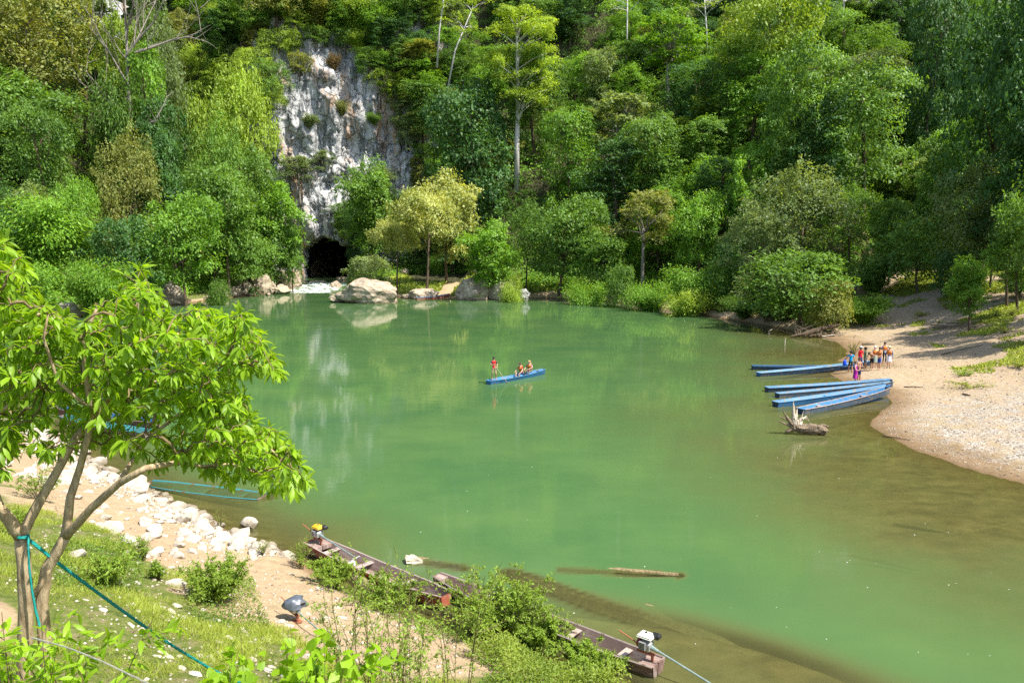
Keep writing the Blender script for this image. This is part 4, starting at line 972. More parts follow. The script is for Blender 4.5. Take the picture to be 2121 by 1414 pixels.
# flat stones and scraps of pale rock lying on the grassy slope
def px_points(polys, n, xr, yr, seed=0, cond=None, lift=0.0):
    r = np.random.default_rng(seed); x = r.uniform(*xr, n); y = r.uniform(*yr, n); z = gz(x, y) + lift; dep = y * cp - (z - EYE) * sp_
    px = CX + F_PX * x / dep; py = CY - F_PX * (y * sp_ + (z - EYE) * cp) / dep; ok = np.zeros(n, bool)
    for pg in polys:
        ins = np.zeros(n, bool); m = len(pg)
        for i in range(m):
            (x1, y1), (x2, y2) = pg[i], pg[(i + 1) % m]
            if y1 == y2: continue
            c = ((y1 > py) != (y2 > py)) & (px < x1 + (py - y1) / (y2 - y1) * (x2 - x1)); ins ^= c
        ok |= ins
    ok &= z > .02
    return np.c_[x, y, z][ok]
scr = px_points([[(120, 1090), (330, 1160), (520, 1230), (640, 1330), (640, 1414), (380, 1414), (250, 1310), (100, 1170)], [(560, 1180), (760, 1200), (900, 1290), (860, 1340), (640, 1300)]], 9000, (-14, 3), (8, 26), 5)
scp = []; lines = 0
for p in scr:
    s = rs.uniform(.04, .13)
    if any((p[0] - e[0]) ** 2 + (p[1] - e[1]) ** 2 < ((s + e[2]) * 1.0) ** 2 for e in scp) or rs.random() < .3 + .5 * (vnoise(np.array([p]) * .9, 3)[0] > 0): continue
    scp.append((p[0], p[1], s)); lines += 1
    o = obj('flat_stone', STONES[rs.randrange(12)], None, (p[0], p[1], p[2] + s * .04), (rs.uniform(-.15, .15), rs.uniform(-.15, .15), -.6 + rs.uniform(-.4, .4)), (s * rs.uniform(1.0, 1.7), s * rs.uniform(.7, 1.0), s * .4))
    tag(o, 'flat white stone half sunk in the turf of the near slope', 'stone', 'flat white stones on the grassy slope')
    if lines >= 120: break

def chips(name, pts, smin, smax, mat, seed):
    r = np.random.default_rng(seed); T = nrm(np.array([[1, 0, 0], [0, 1, 0], [-1, 0, 0], [0, -1, 0], [0, 0, 1.], [.2, .1, -1]])); Fc = np.array([[0, 1, 4], [1, 2, 4], [2, 3, 4], [3, 0, 4], [1, 0, 5], [2, 1, 5], [3, 2, 5], [0, 3, 5]]); n = len(pts)
    sz = smin + (smax - smin) * r.random(n) ** 3; V = T[None] * (1 + .5 * (r.random((n, 6, 1)) - .5)) * sz[:, None, None] * np.stack([r.uniform(.7, 1.4, n), r.uniform(.7, 1.2, n), r.uniform(.4, .8, n)], -1)[:, None, :]; a = r.uniform(0, 6.28, n)
    X = V[..., 0] * np.cos(a)[:, None] - V[..., 1] * np.sin(a)[:, None]; Y = V[..., 0] * np.sin(a)[:, None] + V[..., 1] * np.cos(a)[:, None]; V = np.stack([X, Y, V[..., 2]], -1) + pts[:, None, :] + np.array([0, 0, .1]) * sz[:, None, None]
    tag(obj(name, np_mesh(name, V.reshape(-1, 3), [(Fc[None] + (np.arange(n) * 6)[:, None, None]).reshape(-1, 3)], [mat])), kind='stuff')
rq = np.random.default_rng(8); ch_ = []
for k in range(len(poly) - 1):
    a, b = poly[k], poly[k + 1]; n = np.array([b[1] - a[1], -(b[0] - a[0])]); n /= np.linalg.norm(n); n *= 1 if n[1] < 0 else -1; m = int(np.linalg.norm(b - a) * 190); t = rq.random(m)[:, None]; ch_.append(a + (b - a) * t + n * (np.abs(rq.normal(size=(m, 1))) * 1.2 - .2))
ch_ = np.concatenate(ch_); chips('shore_rubble', np.c_[ch_, gz(ch_[:, 0], ch_[:, 1])], .02, .11, RIP, 1)
pb = px_points([[(100, 1080), (500, 1180), (760, 1190), (1000, 1340), (1000, 1414), (250, 1414), (0, 1200)]], 9000, (-14, 3), (8, 27), 15); chips('scattered_pebbles', pb, .008, .06, RIP, 2)
pb = px_points([[(1790, 880), (1850, 830), (1900, 800), (2121, 760), (2200, 1010), (2121, 1005), (1980, 965), (1850, 915)]], 26000, (17, 40), (28, 62), 16); chips('beach_gravel', pb, .012, .055, plain('river_pebbles', (.40, .35, .28), .9, .2, 0, .55, 3.), 3)
pb = px_points([[(1760, 720), (1850, 690), (2121, 640), (2200, 1010), (2121, 1000), (1980, 960), (1850, 910), (1860, 800)]], 14000, (17, 60), (28, 95), 17)[:1500]; chips('beach_litter', pb, .015, .07, B['brown'], 6)
pb = px_points([[(100, 1020), (500, 1180), (760, 1190), (1000, 1340), (800, 1414), (250, 1414), (0, 1200), (0, 1000)]], 5000, (-16, 3), (8, 30), 18)[:1500]; chips('bank_litter', pb, .01, .05, B['drift'], 7)
# ------------------------------------------------------------------ boats
def hull_profile(t, w0, wm, w1, h, rise0, rise1):
    w = np.interp(t, [0, .25, .6, .85, 1], [w0, wm, wm * .97, wm * .72 + w1 * .28, w1]); zt = h + rise0 * (1 - t) ** 4 + rise1 * t ** 3.2; zb = rise0 * .5 * max(0, 1 - t * 5) ** 2 + rise1 * .86 * max(0, (t - .52) / .48) ** 2.0
    return w / 2, zt, zb
def boat(name, label, p0, p1, wid, h, out, inn, rim, cat='boat', group=None, z0=-.08, z1=.0, ends=(.85, .5), rise=(.03, .22), seats=(.3, .62), deck=(0, 0), wet=None, tr=None, floor_m=None):
    """flat-bottomed plank boat from stern p0 to prow p1"""
    p0 = Vector((p0[0], p0[1], z0)); p1v = Vector((p1[0], p1[1], z1)); d = p1v - p0; Lg = d.length
    root = thing(name, label, cat, p0, 0, group); root.rotation_euler = (0, -math.asin((z1 - z0) / Lg), math.atan2(d.y, d.x))
    n = 16; H, I, Bm = Acc(), Acc(), Acc(); th = .028; ro, ri = [], []
    for i in range(n + 1):
        t = i / n; w, zt, zb = hull_profile(t, wid * ends[0], wid, wid * ends[1], h, *rise); x = t * Lg; b = w * .70
        ro += [(x, -w, zt), (x, -b, zb), (x, b, zb), (x, w, zt)]; wi = max(w - th, .01); bi = max(b - th, .008)
        ri += [(x, -wi, zt), (x, -bi, zb + .03), (x, bi, zb + .03), (x, wi, zt)]
    F = []; FI = []
    for i in range(n):
        a = i * 4; F += [(a, a + 4, a + 5, a + 1), (a + 1, a + 5, a + 6, a + 2), (a + 2, a + 6, a + 7, a + 3)]; FI += [(a + 1, a + 5, a + 4, a), (a + 2, a + 6, a + 5, a + 1), (a + 3, a + 7, a + 6, a + 2)]
    H.add(ro, F); e = n * 4; H.add([ro[e], ro[e + 1], ro[e + 2], ro[e + 3]], [(0, 3, 2, 1)])
    H.build('hull', out, root); I.add(ri, FI); I.M = [0, 1, 0] * n; I.build('inner_planking', [inn, floor_m or inn], root)
    T = Acc(); w, zt, zb = hull_profile(0, wid * ends[0], wid, wid * ends[1], h, *rise); b = w * .7
    T.add([(-.03, -w, zt), (-.02, -b, zb), (-.02, b, zb), (-.03, w, zt), (.015, -w, zt), (.015, -b, zb), (.015, b, zb), (.015, w, zt)], [(0, 1, 2, 3), (7, 6, 5, 4), (0, 3, 7, 4)]); T.build('transom', tr or out, root)
    for s in (-1, 1):
        R = Acc(); R.tube([(i / n * Lg, s * (hull_profile(i / n, wid * ends[0], wid, wid * ends[1], h, *rise)[0] + .004), hull_profile(i / n, wid * ends[0], wid, wid * ends[1], h, *rise)[1]) for i in range(n + 1)], .024, 4); R.build('gunwale', rim, root)
    for t in seats:
        w, zt, zb = hull_profile(t, wid * ends[0], wid, wid * ends[1], h, *rise); Q = Acc(); Q.box((t * Lg, 0, zb + (zt - zb) * .74), (.19, 2 * w * .93, .028), ch=.006); Q.build('seat', rim, root)
    for a, bb, nm_ in ((0, deck[0], 'stern_deck'), (1 - deck[1], 1, 'prow_deck')):
        if bb - a <= 0.001: continue
        Q = Acc(); k = 4; vs = []
        for i in range(k + 1):
            t = a + (bb - a) * i / k; w, zt, zb = hull_profile(t, wid * ends[0], wid, wid * ends[1], h, *rise); vs += [(t * Lg, -w + .01, zt - .03), (t * Lg, w - .01, zt - .03)]
        Q.add(vs, [(2 * i, 2 * i + 2, 2 * i + 3, 2 * i + 1) for i in range(k)]); 
        Q.add([vs[2 * k - 2 if a == 0 else 0], vs[2 * k - 1 if a == 0 else 1]] if False else [vs[2 * k] if a == 0 else vs[0], vs[2 * k + 1] if a == 0 else vs[1], tuple(np.add(vs[2 * k + 1] if a == 0 else vs[1], (0, 0, -.12))), tuple(np.add(vs[2 * k] if a == 0 else vs[0], (0, 0, -.12)))], [(0, 1, 2, 3)])
        Q.build(nm_, inn, root)
    return root, Lg
WOODU = (.20, .15, .11)
blue_in = paint('bright_blue_boat_paint', (.05, .20, .40), (.17, .19, .20), .53, .45); blue_pale = paint('faded_light_blue_paint', (.15, .29, .42), (.26, .26, .24), .54, .5)
blue_out = paint('dark_blue_hull_paint', (.012, .038, .080), (.10, .08, .065), .57, .5); blue_mid = paint('mid_blue_hull_paint', (.022, .12, .27), (.14, .11, .09), .58, .5)
teal_p = paint('turquoise_boat_paint', (.05, .24, .25), (.16, .13, .08), .56, .5); brown_w = paint('weathered_brown_boat_wood', (.16, .095, .075), (.26, .20, .17), .52, .8, (.4, 2, 1))
brown_in = paint('greyed_boat_planks', (.23, .155, .13), (.33, .26, .22), .54, .85, (.35, 3, 1)); rim_w = paint('pale_worn_gunwale', (.36, .29, .25), (.16, .11, .08), .58, .8); red_p = paint('faded_red_boat_paint', (.34, .09, .05), (.3, .22, .17), .52, .7)
grey_blue = paint('grey_blue_hull', (.07, .11, .16), (.20, .16, .13), .55, .6)
def Gp(px, py, z=0): return G(px, py, z)
grp = 'narrow blue boats drawn up on the beach'
boat('narrow_boat', 'dark blue narrow boat lying farthest back, level along the water', Gp(1558, 765), Gp(1785, 768), .62, .36, blue_out, blue_out, blue_mid, group=grp, rise=(.02, .08), z1=-.02, seats=(.5,))
boat('narrow_boat', 'dark blue narrow boat, second from the back, its prow behind the woman in purple', Gp(1571, 779), Gp(1800, 763), .62, .34, blue_out, blue_pale, blue_pale, group=grp, rise=(.02, .16), z1=.12, seats=(.4, .7), deck=(.09, 0), tr=blue_mid)
boat('narrow_boat', 'light blue narrow boat just in front of the woman in purple', Gp(1588, 811), Gp(1845, 803), .66, .36, blue_out, blue_pale, blue_in, group=grp, rise=(.02, .12), z1=.14, seats=(.16, .88), deck=(.0, .06))
boat('narrow_boat', 'grey-blue scuffed narrow boat, fourth from the back', Gp(1610, 823), Gp(1846, 808), .62, .34, grey_blue, blue_pale, grey_blue, group=grp, rise=(.02, .12), z1=.14, seats=(.2, .7), deck=(.08, .07), tr=blue_out)
boat('narrow_boat', 'blue narrow boat with a lit blue side, second from the front', Gp(1606, 842), Gp(1838, 816), .66, .36, blue_mid, blue_pale, blue_in, group=grp, rise=(.02, .14), z1=.12, seats=(.45,), tr=blue_out)
boat('narrow_boat', 'bright blue narrow boat nearest to the driftwood stump', Gp(1658, 857), Gp(1837, 824), .74, .36, grey_blue, blue_in, rim_w, group=grp, rise=(.03, .2), z1=.12, seats=(.22, .72), deck=(.07, 0), tr=blue_out)
ferry, FL = boat('narrow_boat', 'bright blue boat under way on the open water with a boatman and two passengers', Gp(1012, 796), Gp(1127, 774), .80, .30, blue_mid, blue_in, blue_in, rise=(.04, .14), z0=-.07, z1=-.07, ends=(.62, .35), seats=(.50, .70), deck=(.16, .10))
boat('small_boat', 'little blue and red boat beached by the sandstone hump on the far shore', Gp(862, 621), Gp(931, 617), .8, .40, red_p, blue_mid, blue_pale, rise=(.05, .35), seats=(.5,))
boat('sunken_boat', 'turquoise boat sunk to its gunwales beside the white stones', Gp(545, 1029), Gp(306, 1000), 1.0, .34, brown_w, teal_p, teal_p, z0=-.31, z1=-.36, seats=(.18, .5), rise=(0, .06), ends=(.8, .6))
boat('narrow_boat', 'brown boat with blue inside moored behind the near tree', Gp(325, 884), Gp(118, 862), .9, .40, brown_w, blue_mid, brown_w, seats=(.3, .6), rise=(.02, .2))
boat('narrow_boat', 'pale turquoise boat moored behind the near tree, nearest to the stones', Gp(310, 905), Gp(130, 880), .85, .36, brown_w, teal_p, teal_p, seats=(.3, .6), rise=(.02, .2))
b1, l1 = boat('longtail_boat', 'brown wooden longtail boat with a white engine, at the right end of the bushes', Gp(1362, 1395), Gp(905, 1222), .74, .33, brown_w, brown_in, rim_w, seats=(.13, .34, .47, .75), rise=(.06, .16), z0=-.10, z1=.0, ends=(.80, .45), deck=(.055, .04))
b2, l2 = boat('longtail_boat', 'reddish brown longtail boat with a yellow engine, half hidden by the bank shrubs', Gp(648, 1140), Gp(925, 1262), .80, .32, red_p, brown_in, rim_w, seats=(.16, .42, .74), rise=(.06, .12), z0=.0, z1=-.0, ends=(.8, .5), deck=(.10, .0))
steel = plain('painted_steel', (.35, .36, .36), .4, .5, .6); dark_s = plain('black_engine_parts', (.02, .02, .022), .45); cast = plain('cast_aluminium', (.45, .45, .44), .45, .5, .7)
cream = plain('cream_tank', (.78, .76, .66), .3, .5, 0, .06); yel = plain('yellow_tank', (.66, .42, .02), .3, .5, 0, .08); maroon = plain('maroon_starter', (.18, .02, .03), .4); pipe = plain('grey_green_shaft', (.22, .29, .27), .4, .5, .2); rust = plain('rusty_iron', (.28, .10, .05), .8)
def engine(label, tank_m, loc, rz, shaft=3.2, tilt=-.23, sc=1.15, pipe_dir=1):
    """air-cooled engine on a swivel with its long propeller shaft"""
    e = thing('longtail_engine', label, 'engine', loc, rz, None, sc)
    a = Acc(); a.box((0, 0, .13), (.26, .24, .20), ch=.03); a.box((0, .05, .20), (.20, .16, .14), ch=.02)
    for i in range(6): a.box((-.02, -.15 + 0 * i, .10 + i * .03), (.16, .07, .012))
    a.build('engine_block', cast, e)
    a = Acc(); a.box((-.02, .02, .37), (.34, .24, .09), ch=.035, taper=(.86, .82)); a.box((-.02, .02, .325), (.36, .26, .03), ch=.012); a.build('fuel_tank', tank_m, e)
    a = Acc(); a.ell((-.02, .02, .425), (.035, .035, .018), 8, 4); a.build('fuel_cap', dark_s, e)
    a = Acc(); a.box((.16, .14, .34), (.20, .15, .13), ch=.03); a.box((.02, .18, .30), (.13, .10, .10), ch=.02); a.build('air_filter', dark_s, e)
    a = Acc(); a.tube([(-.13, 0, .15), (-.20, 0, .15)], [.12, .10], 12); a.build('starter_housing', maroon, e)
    a = Acc(); a.tube([(-.05, -.04, .04), (-.25, -.10, .20), (-.62, -.14, .34)], .016, 6); a.build('tiller_handle', rust, e)
    a = Acc(); a.box((0, 0, -.03), (.42, .10, .04)); a.box((.16, 0, -.13), (.05, .05, .22)); a.box((.10, 0, -.22), (.30, .22, .03)); a.build('mount', rust, e)
    dx = math.cos(tilt); dz = math.sin(tilt)
    a = Acc(); a.tube([(.12, 0, .13), (.30, 0, .13 + .18 * math.tan(tilt))], [.055, .035], 8); a.tube([(.28, 0, .10), (.28 + shaft * dx, 0, .10 + shaft * dz)], .022, 7); a.build('propeller_shaft', pipe, e)
    t = Vector((.28 + shaft * dx, 0, .10 + shaft * dz)); a = Acc(); a.ell(t, (.05, .03, .03), 8, 5)
    for s in (-1, 1): a.box(t + Vector((0, s * .08, 0)), (.03, .12, .05), Matrix.Rotation(.5 * s, 3, 'Y'))
    a.build('propeller', cast, e)
    return e
def on_boat(root, L_, t, z, yoff=0): return root.matrix_basis @ Vector((t * L_, yoff, z))
bpy.context.view_layer.update()
q1 = on_boat(b1, l1, .045, .56); engine('engine with a cream tank and black filter clamped to the near boat stern', cream, q1, b1.rotation_euler.z + math.pi, 3.3, -.24, 1.05)
q2 = on_boat(b2, l2, .05, .52); engine('engine with a bright yellow tank on the far brown boat', yel, q2, b2.rotation_euler.z, 1.7, -.14, 1.0)
q3 = hit(612, 1285); engine('engine resting on the sand under a grey plastic cover, its shaft trailing', steel, q3 + [0, 0, .20], -.85, 3.0, -.06, .8)
cov = Acc(); cov.ell((0, 0, 0), (.29, .23, .17), 14, 9, z0=-.3); cv_ = cov.build('plastic_cover', plain('grey_blue_plastic_sheet', (.09, .105, .13), .35, .6, 0, .3, 9), smoothed=True, loc=q3 + [0, 0, .42]); 
for v in cv_.data.vertices: v.co *= 1 + .35 * float(vnoise(np.array([v.co[:]]) * 9, 4)[0]) + .1 * float(vnoise(np.array([v.co[:]]) * 25, 5)[0])
tag(cv_, 'grey plastic sheet tied over the engine lying on the sand', 'cover')
# bits lying in the yellow-engine boat
for t, s, c, lb in ((.33, .16, cream, 'crumpled white bag lying in the yellow-engine boat'), (.40, .10, dark_s, 'dark tool lying in the yellow-engine boat')):
    a = Acc(); a.ell((0, 0, 0), (s, s * .7, s * .5), 8, 6); o = a.build('bag' if s > .12 else 'tool', c, None, True, loc=on_boat(b2, l2, t, .14)); tag(o, lb, 'bag' if s > .12 else 'tool')
    for v in o.data.vertices: v.co *= 1 + .35 * float(vnoise(np.array([v.co[:]]) * 14, 4)[0])

# ------------------------------------------------------------------ driftwood, logs, sticks
def gnarl(pts, rad, n=9, amp=.25, seed=1, seg=5):
    """a tapering, twisted, fluted piece of wood"""
    P3 = np.array(pts, float); t0 = np.linspace(0, 1, len(P3)); t = np.linspace(0, 1, (len(P3) - 1) * seg + 1); Q = np.stack([np.interp(t, t0, P3[:, k]) for k in range(3)], -1); R_ = np.interp(t, t0, rad)
    a = Acc(); a.tube(Q, list(R_), n); V = np.array(a.V); k = 1 + amp * fbm(V * 6 + seed, seed, 3) * .8; c = np.repeat(Q, n, 0); V = c + (V - c) * k[:, None]; V += .12 * R_.mean() * fbm(V * 3, seed + 5, 2)[:, None]; a.V = [tuple(v) for v in V]; return a
st = G(1672, 899); root = thing('driftwood_stump', 'bleached tree stump with upturned roots standing in the shallows before the blue boats', 'driftwood', st)
U = lambda px, py, dy=0.: tuple(P(px, py, st[1] + dy) - st)
gnarl([U(1640, 884, .1), U(1662, 886), U(1690, 888, -.1), U(1712, 893, -.2)], [.22, .27, .27, .16], 12, .45, 3).build('trunk', B['drift'], root, False)
for i, (pp, rd, mt) in enumerate((
    ([U(1648, 884), U(1644, 862), U(1643, 832)], [.19, .11, .015], 'bleach'), ([U(1652, 884), U(1649, 866), U(1651, 846, .2)], [.14, .08, .02], 'bleach'), ([U(1645, 882), U(1632, 868), U(1621, 850)], [.15, .08, .02], 'drift'),
    ([U(1630, 868), U(1620, 866), U(1613, 860)], [.07, .04, .01], 'drift'), ([U(1648, 886), U(1630, 878), U(1612, 872)], [.14, .07, .02], 'drift'), ([U(1655, 880), U(1662, 865, .3), U(1674, 868, .3)], [.12, .06, .015], 'bleach'),
    ([U(1655, 872), U(1661, 862), U(1665, 850)], [.07, .04, .01], 'bleach'), ([U(1640, 888), U(1630, 893), U(1627, 896)], [.12, .09, .05], 'drift'), ([U(1690, 889), U(1706, 880), U(1716, 884)], [.17, .1, .05], 'drift'),
    ([U(1690, 892), U(1705, 900), U(1726, 907, -.3)], [.16, .1, .02], 'drift'), ([U(1700, 888), U(1710, 890), U(1718, 894)], [.12, .08, .03], 'drift'), ([U(1662, 868), U(1670, 862, .3), U(1676, 873, .3)], [.05, .03, .01], 'bleach'))):
    gnarl(pp, rd, 7, .35, 10 + i).build('root', B[mt], root)
def log(name, label, p0, p1, r, mat, cat='log', mid=None, amp=.2, n=9):
    pts = [p0] + ([mid] if mid is not None else [((np.array(p0) + np.array(p1)) / 2 + [0, 0, .02])]) + [p1]; c = np.array(pts[0])
    o = gnarl([np.array(q) - c for q in pts], r if hasattr(r, '__len__') else [r, r * .9, r * .6], n, amp, int(abs(c[0] * 10)) % 50).build(name, B[mat], None, False, loc=c); return tag(o, label, cat)
log('sunken_log', 'waterlogged log trailing right from the pale root butt in the water', G(850, 1160, -.04), G(960, 1176, -.42), [.16, .15, .12], 'wetlog')
butt = G(855, 1163); o = obj('log_butt', rock_mesh('log_butt', 301, 3, 8, .8, .5), None, butt + [0, 0, .06], (0, .15, .4), (.34, .24, .22)); o.data.materials.append(B['bleach']); tag(o, 'pale splintered log butt sticking out of the green water near the bank', 'log')
log('sunken_log', 'long thin log lying just under the surface right of the bank shrubs', G(1165, 1180, -.22), G(1405, 1191, -.01), [.10, .13, .07], 'wetlog')
log('sunken_log', 'huge sunken tree trunk slanting down to the right beyond the near boat', G(1060, 1190, -.30), G(1540, 1372, -.62), [.22, .46, .36], 'wetlog', mid=G(1300, 1275, -.48), n=12, amp=.3)
log('sunken_branch', 'dark drowned branch in the shallows at the right edge', G(1850, 1083, -.14), G(1985, 1108, -.2), [.05, .07, .02], 'wetlog'); log('sunken_branch', 'forked drowned branch at the right edge of the water', G(1990, 1105, -.16), G(2110, 1082, -.2), [.03, .06, .03], 'wetlog')
log('sunken_branch', 'faint drowned bough under the brown water right of centre', G(1765, 1150, -.25), G(1905, 1180, -.3), [.05, .09, .03], 'wetlog')
h1, h2 = hit(738, 1208), hit(800, 1262); log('fallen_log', 'short brown log lying on the white stones below the thin shrubs', h1 + [0, 0, .18], h2 + [0, 0, .16], [.17, .16, .15], 'near', amp=.1)
def stick(label, a, b, r=.04, mat='brown', name='stick', lift=.04):
    p, q = hit(*a) + [0, 0, lift], hit(*b) + [0, 0, lift]; return log(name, label, p, q, [r, r * .9, r * .5], mat, 'stick', amp=.2, n=6)
stick('long thin pole lying on the sand behind the people', (1950, 735), (2035, 715), .045); stick('short thick log on the sand above the people', (1786, 714), (1812, 714), .13, 'drift', 'short_log')
stick('dark log on the sand at the right edge', (2068, 702), (2103, 697), .13, 'brown', 'short_log'); stick('branch lying on the sand right of the blue prows', (1872, 802), (1912, 803), .04); stick('thin branch at the wet edge of the gravel', (1828, 904), (1885, 913), .035)
stick('small dark twig on the gravel', (1994, 817), (2010, 820), .05); stick('upright stick poking out of the water off the point', (1620, 716), (1626, 716), .05); stick('twig on the sand above the beach shrub', (1768, 700), (1773, 694), .04)
for i, (a, b) in enumerate((((1932, 679), (2025, 677)), ((1940, 683), (2015, 672)), ((1928, 676), (1990, 681)), ((1960, 674), (2030, 671)))): stick('weathered pole in the loose pile on the upper beach', a, b, .06, 'drift', 'pole', .06 + .05 * i)['group'] = 'poles on the upper beach'
p = G(1625, 715); log('snag', 'upright snag standing in the brown water off the point', p + [0, 0, -.3], p + [0.05, 0, .75], [.06, .05, .03], 'bleach', 'snag'); p = G(1594, 692); log('snag', 'crooked pale snag in the green water off the point', p + [0, 0, -.3], p + [.35, 0, .55], [.05, .05, .02], 'bleach', 'snag', mid=p + [-.1, 0, .35])
rt = G(1690, 699); rr = random.Random(8); root = thing('uprooted_trunk', 'grey uprooted trunk with tangled roots at the tip of the point', 'driftwood', rt)
U = lambda px, py, dy=0.: tuple(P(px, py, rt[1] + dy) - rt)
gnarl([U(1638, 697), U(1665, 692), U(1700, 680, .5), U(1740, 672, 1)], [.10, .22, .26, .12], 10, .4, 3).build('trunk', B['brown'], root)
for i in range(12): a = (1650 + rr.uniform(0, 80), 697); gnarl([U(*a), U(a[0] + rr.uniform(-12, 12), 685, .4), U(a[0] + rr.uniform(-30, 40), rr.uniform(664, 690), .8)], [.10, .07, .02], 6, .3, 30 + i).build('root', B['brown'], root)
gnarl([U(1700, 697, .3), U(1725, 694), U(1750, 692, -.5)], [.10, .08, .03], 6, .3, 60).build('root', B['bleach'], root)
# ------------------------------------------------------------------ people
SKINM = {k: plain('skin_' + k, c, .55, .3, 0, .06) for k, c in (('light', (.62, .38, .27)), ('tan', (.42, .23, .14)), ('brown', (.24, .125, .07)))}
CL = {}
def cloth(name, c, var=.15):
    if name not in CL: CL[name] = plain('cloth_' + name, c, .85, .15, 0, var, 12)
    return CL[name]
HAIR = {'black': plain('hair_black', (.012, .010, .009), .5), 'brown': plain('hair_brown', (.07, .04, .02), .5), 'white': plain('hair_white', (.7, .68, .64), .6), 'sandy': plain('hair_sandy', (.45, .28, .13), .6)}
EYE_M = plain('eye_dark', (.01, .008, .006), .2); LIP = plain('lips', (.35, .12, .09), .5)
BASE = {'pelvis': (0, 0, .93, .125), 'waist': (0, 0, 1.08, .115), 'chest': (0, 0, 1.28, .145), 'neckb': (0, .0, 1.44, .065), 'head0': (0, -.005, 1.53, .072), 'head1': (0, -.01, 1.61, .094), 'head2': (0, -.005, 1.675, .07)}
for s, k in ((-1, 'l'), (1, 'r')):
    BASE.update({'hip' + k: (s * .085, 0, .88, .088), 'knee' + k: (s * .10, -.015, .48, .058), 'ank' + k: (s * .10, .01, .085, .040), 'toe' + k: (s * .115, -.14, .032, .034),
                 'sho' + k: (s * .175, 0, 1.395, .058), 'elb' + k: (s * .235, .015, 1.13, .042), 'wri' + k: (s * .25, -.04, .89, .029), 'han' + k: (s * .25, -.06, .815, .034)})
LINK = [('pelvis', 'waist'), ('waist', 'chest'), ('chest', 'neckb'), ('neckb', 'head0'), ('head0', 'head1'), ('head1', 'head2')]
for k in 'lr': LINK += [('pelvis', 'hip' + k), ('hip' + k, 'knee' + k), ('knee' + k, 'ank' + k), ('ank' + k, 'toe' + k), ('chest', 'sho' + k), ('sho' + k, 'elb' + k), ('elb' + k, 'wri' + k), ('wri' + k, 'han' + k)]
REG = {'pelvis': 'hips', 'waist': 'torso', 'chest': 'torso', 'neckb': 'neck', 'head0': 'head', 'head1': 'head', 'head2': 'head', 'hip': 'hips', 'knee': 'thigh', 'ank': 'shin', 'toe': 'foot', 'sho': 'torso', 'elb': 'uarm', 'wri': 'farm', 'han': 'hand'}
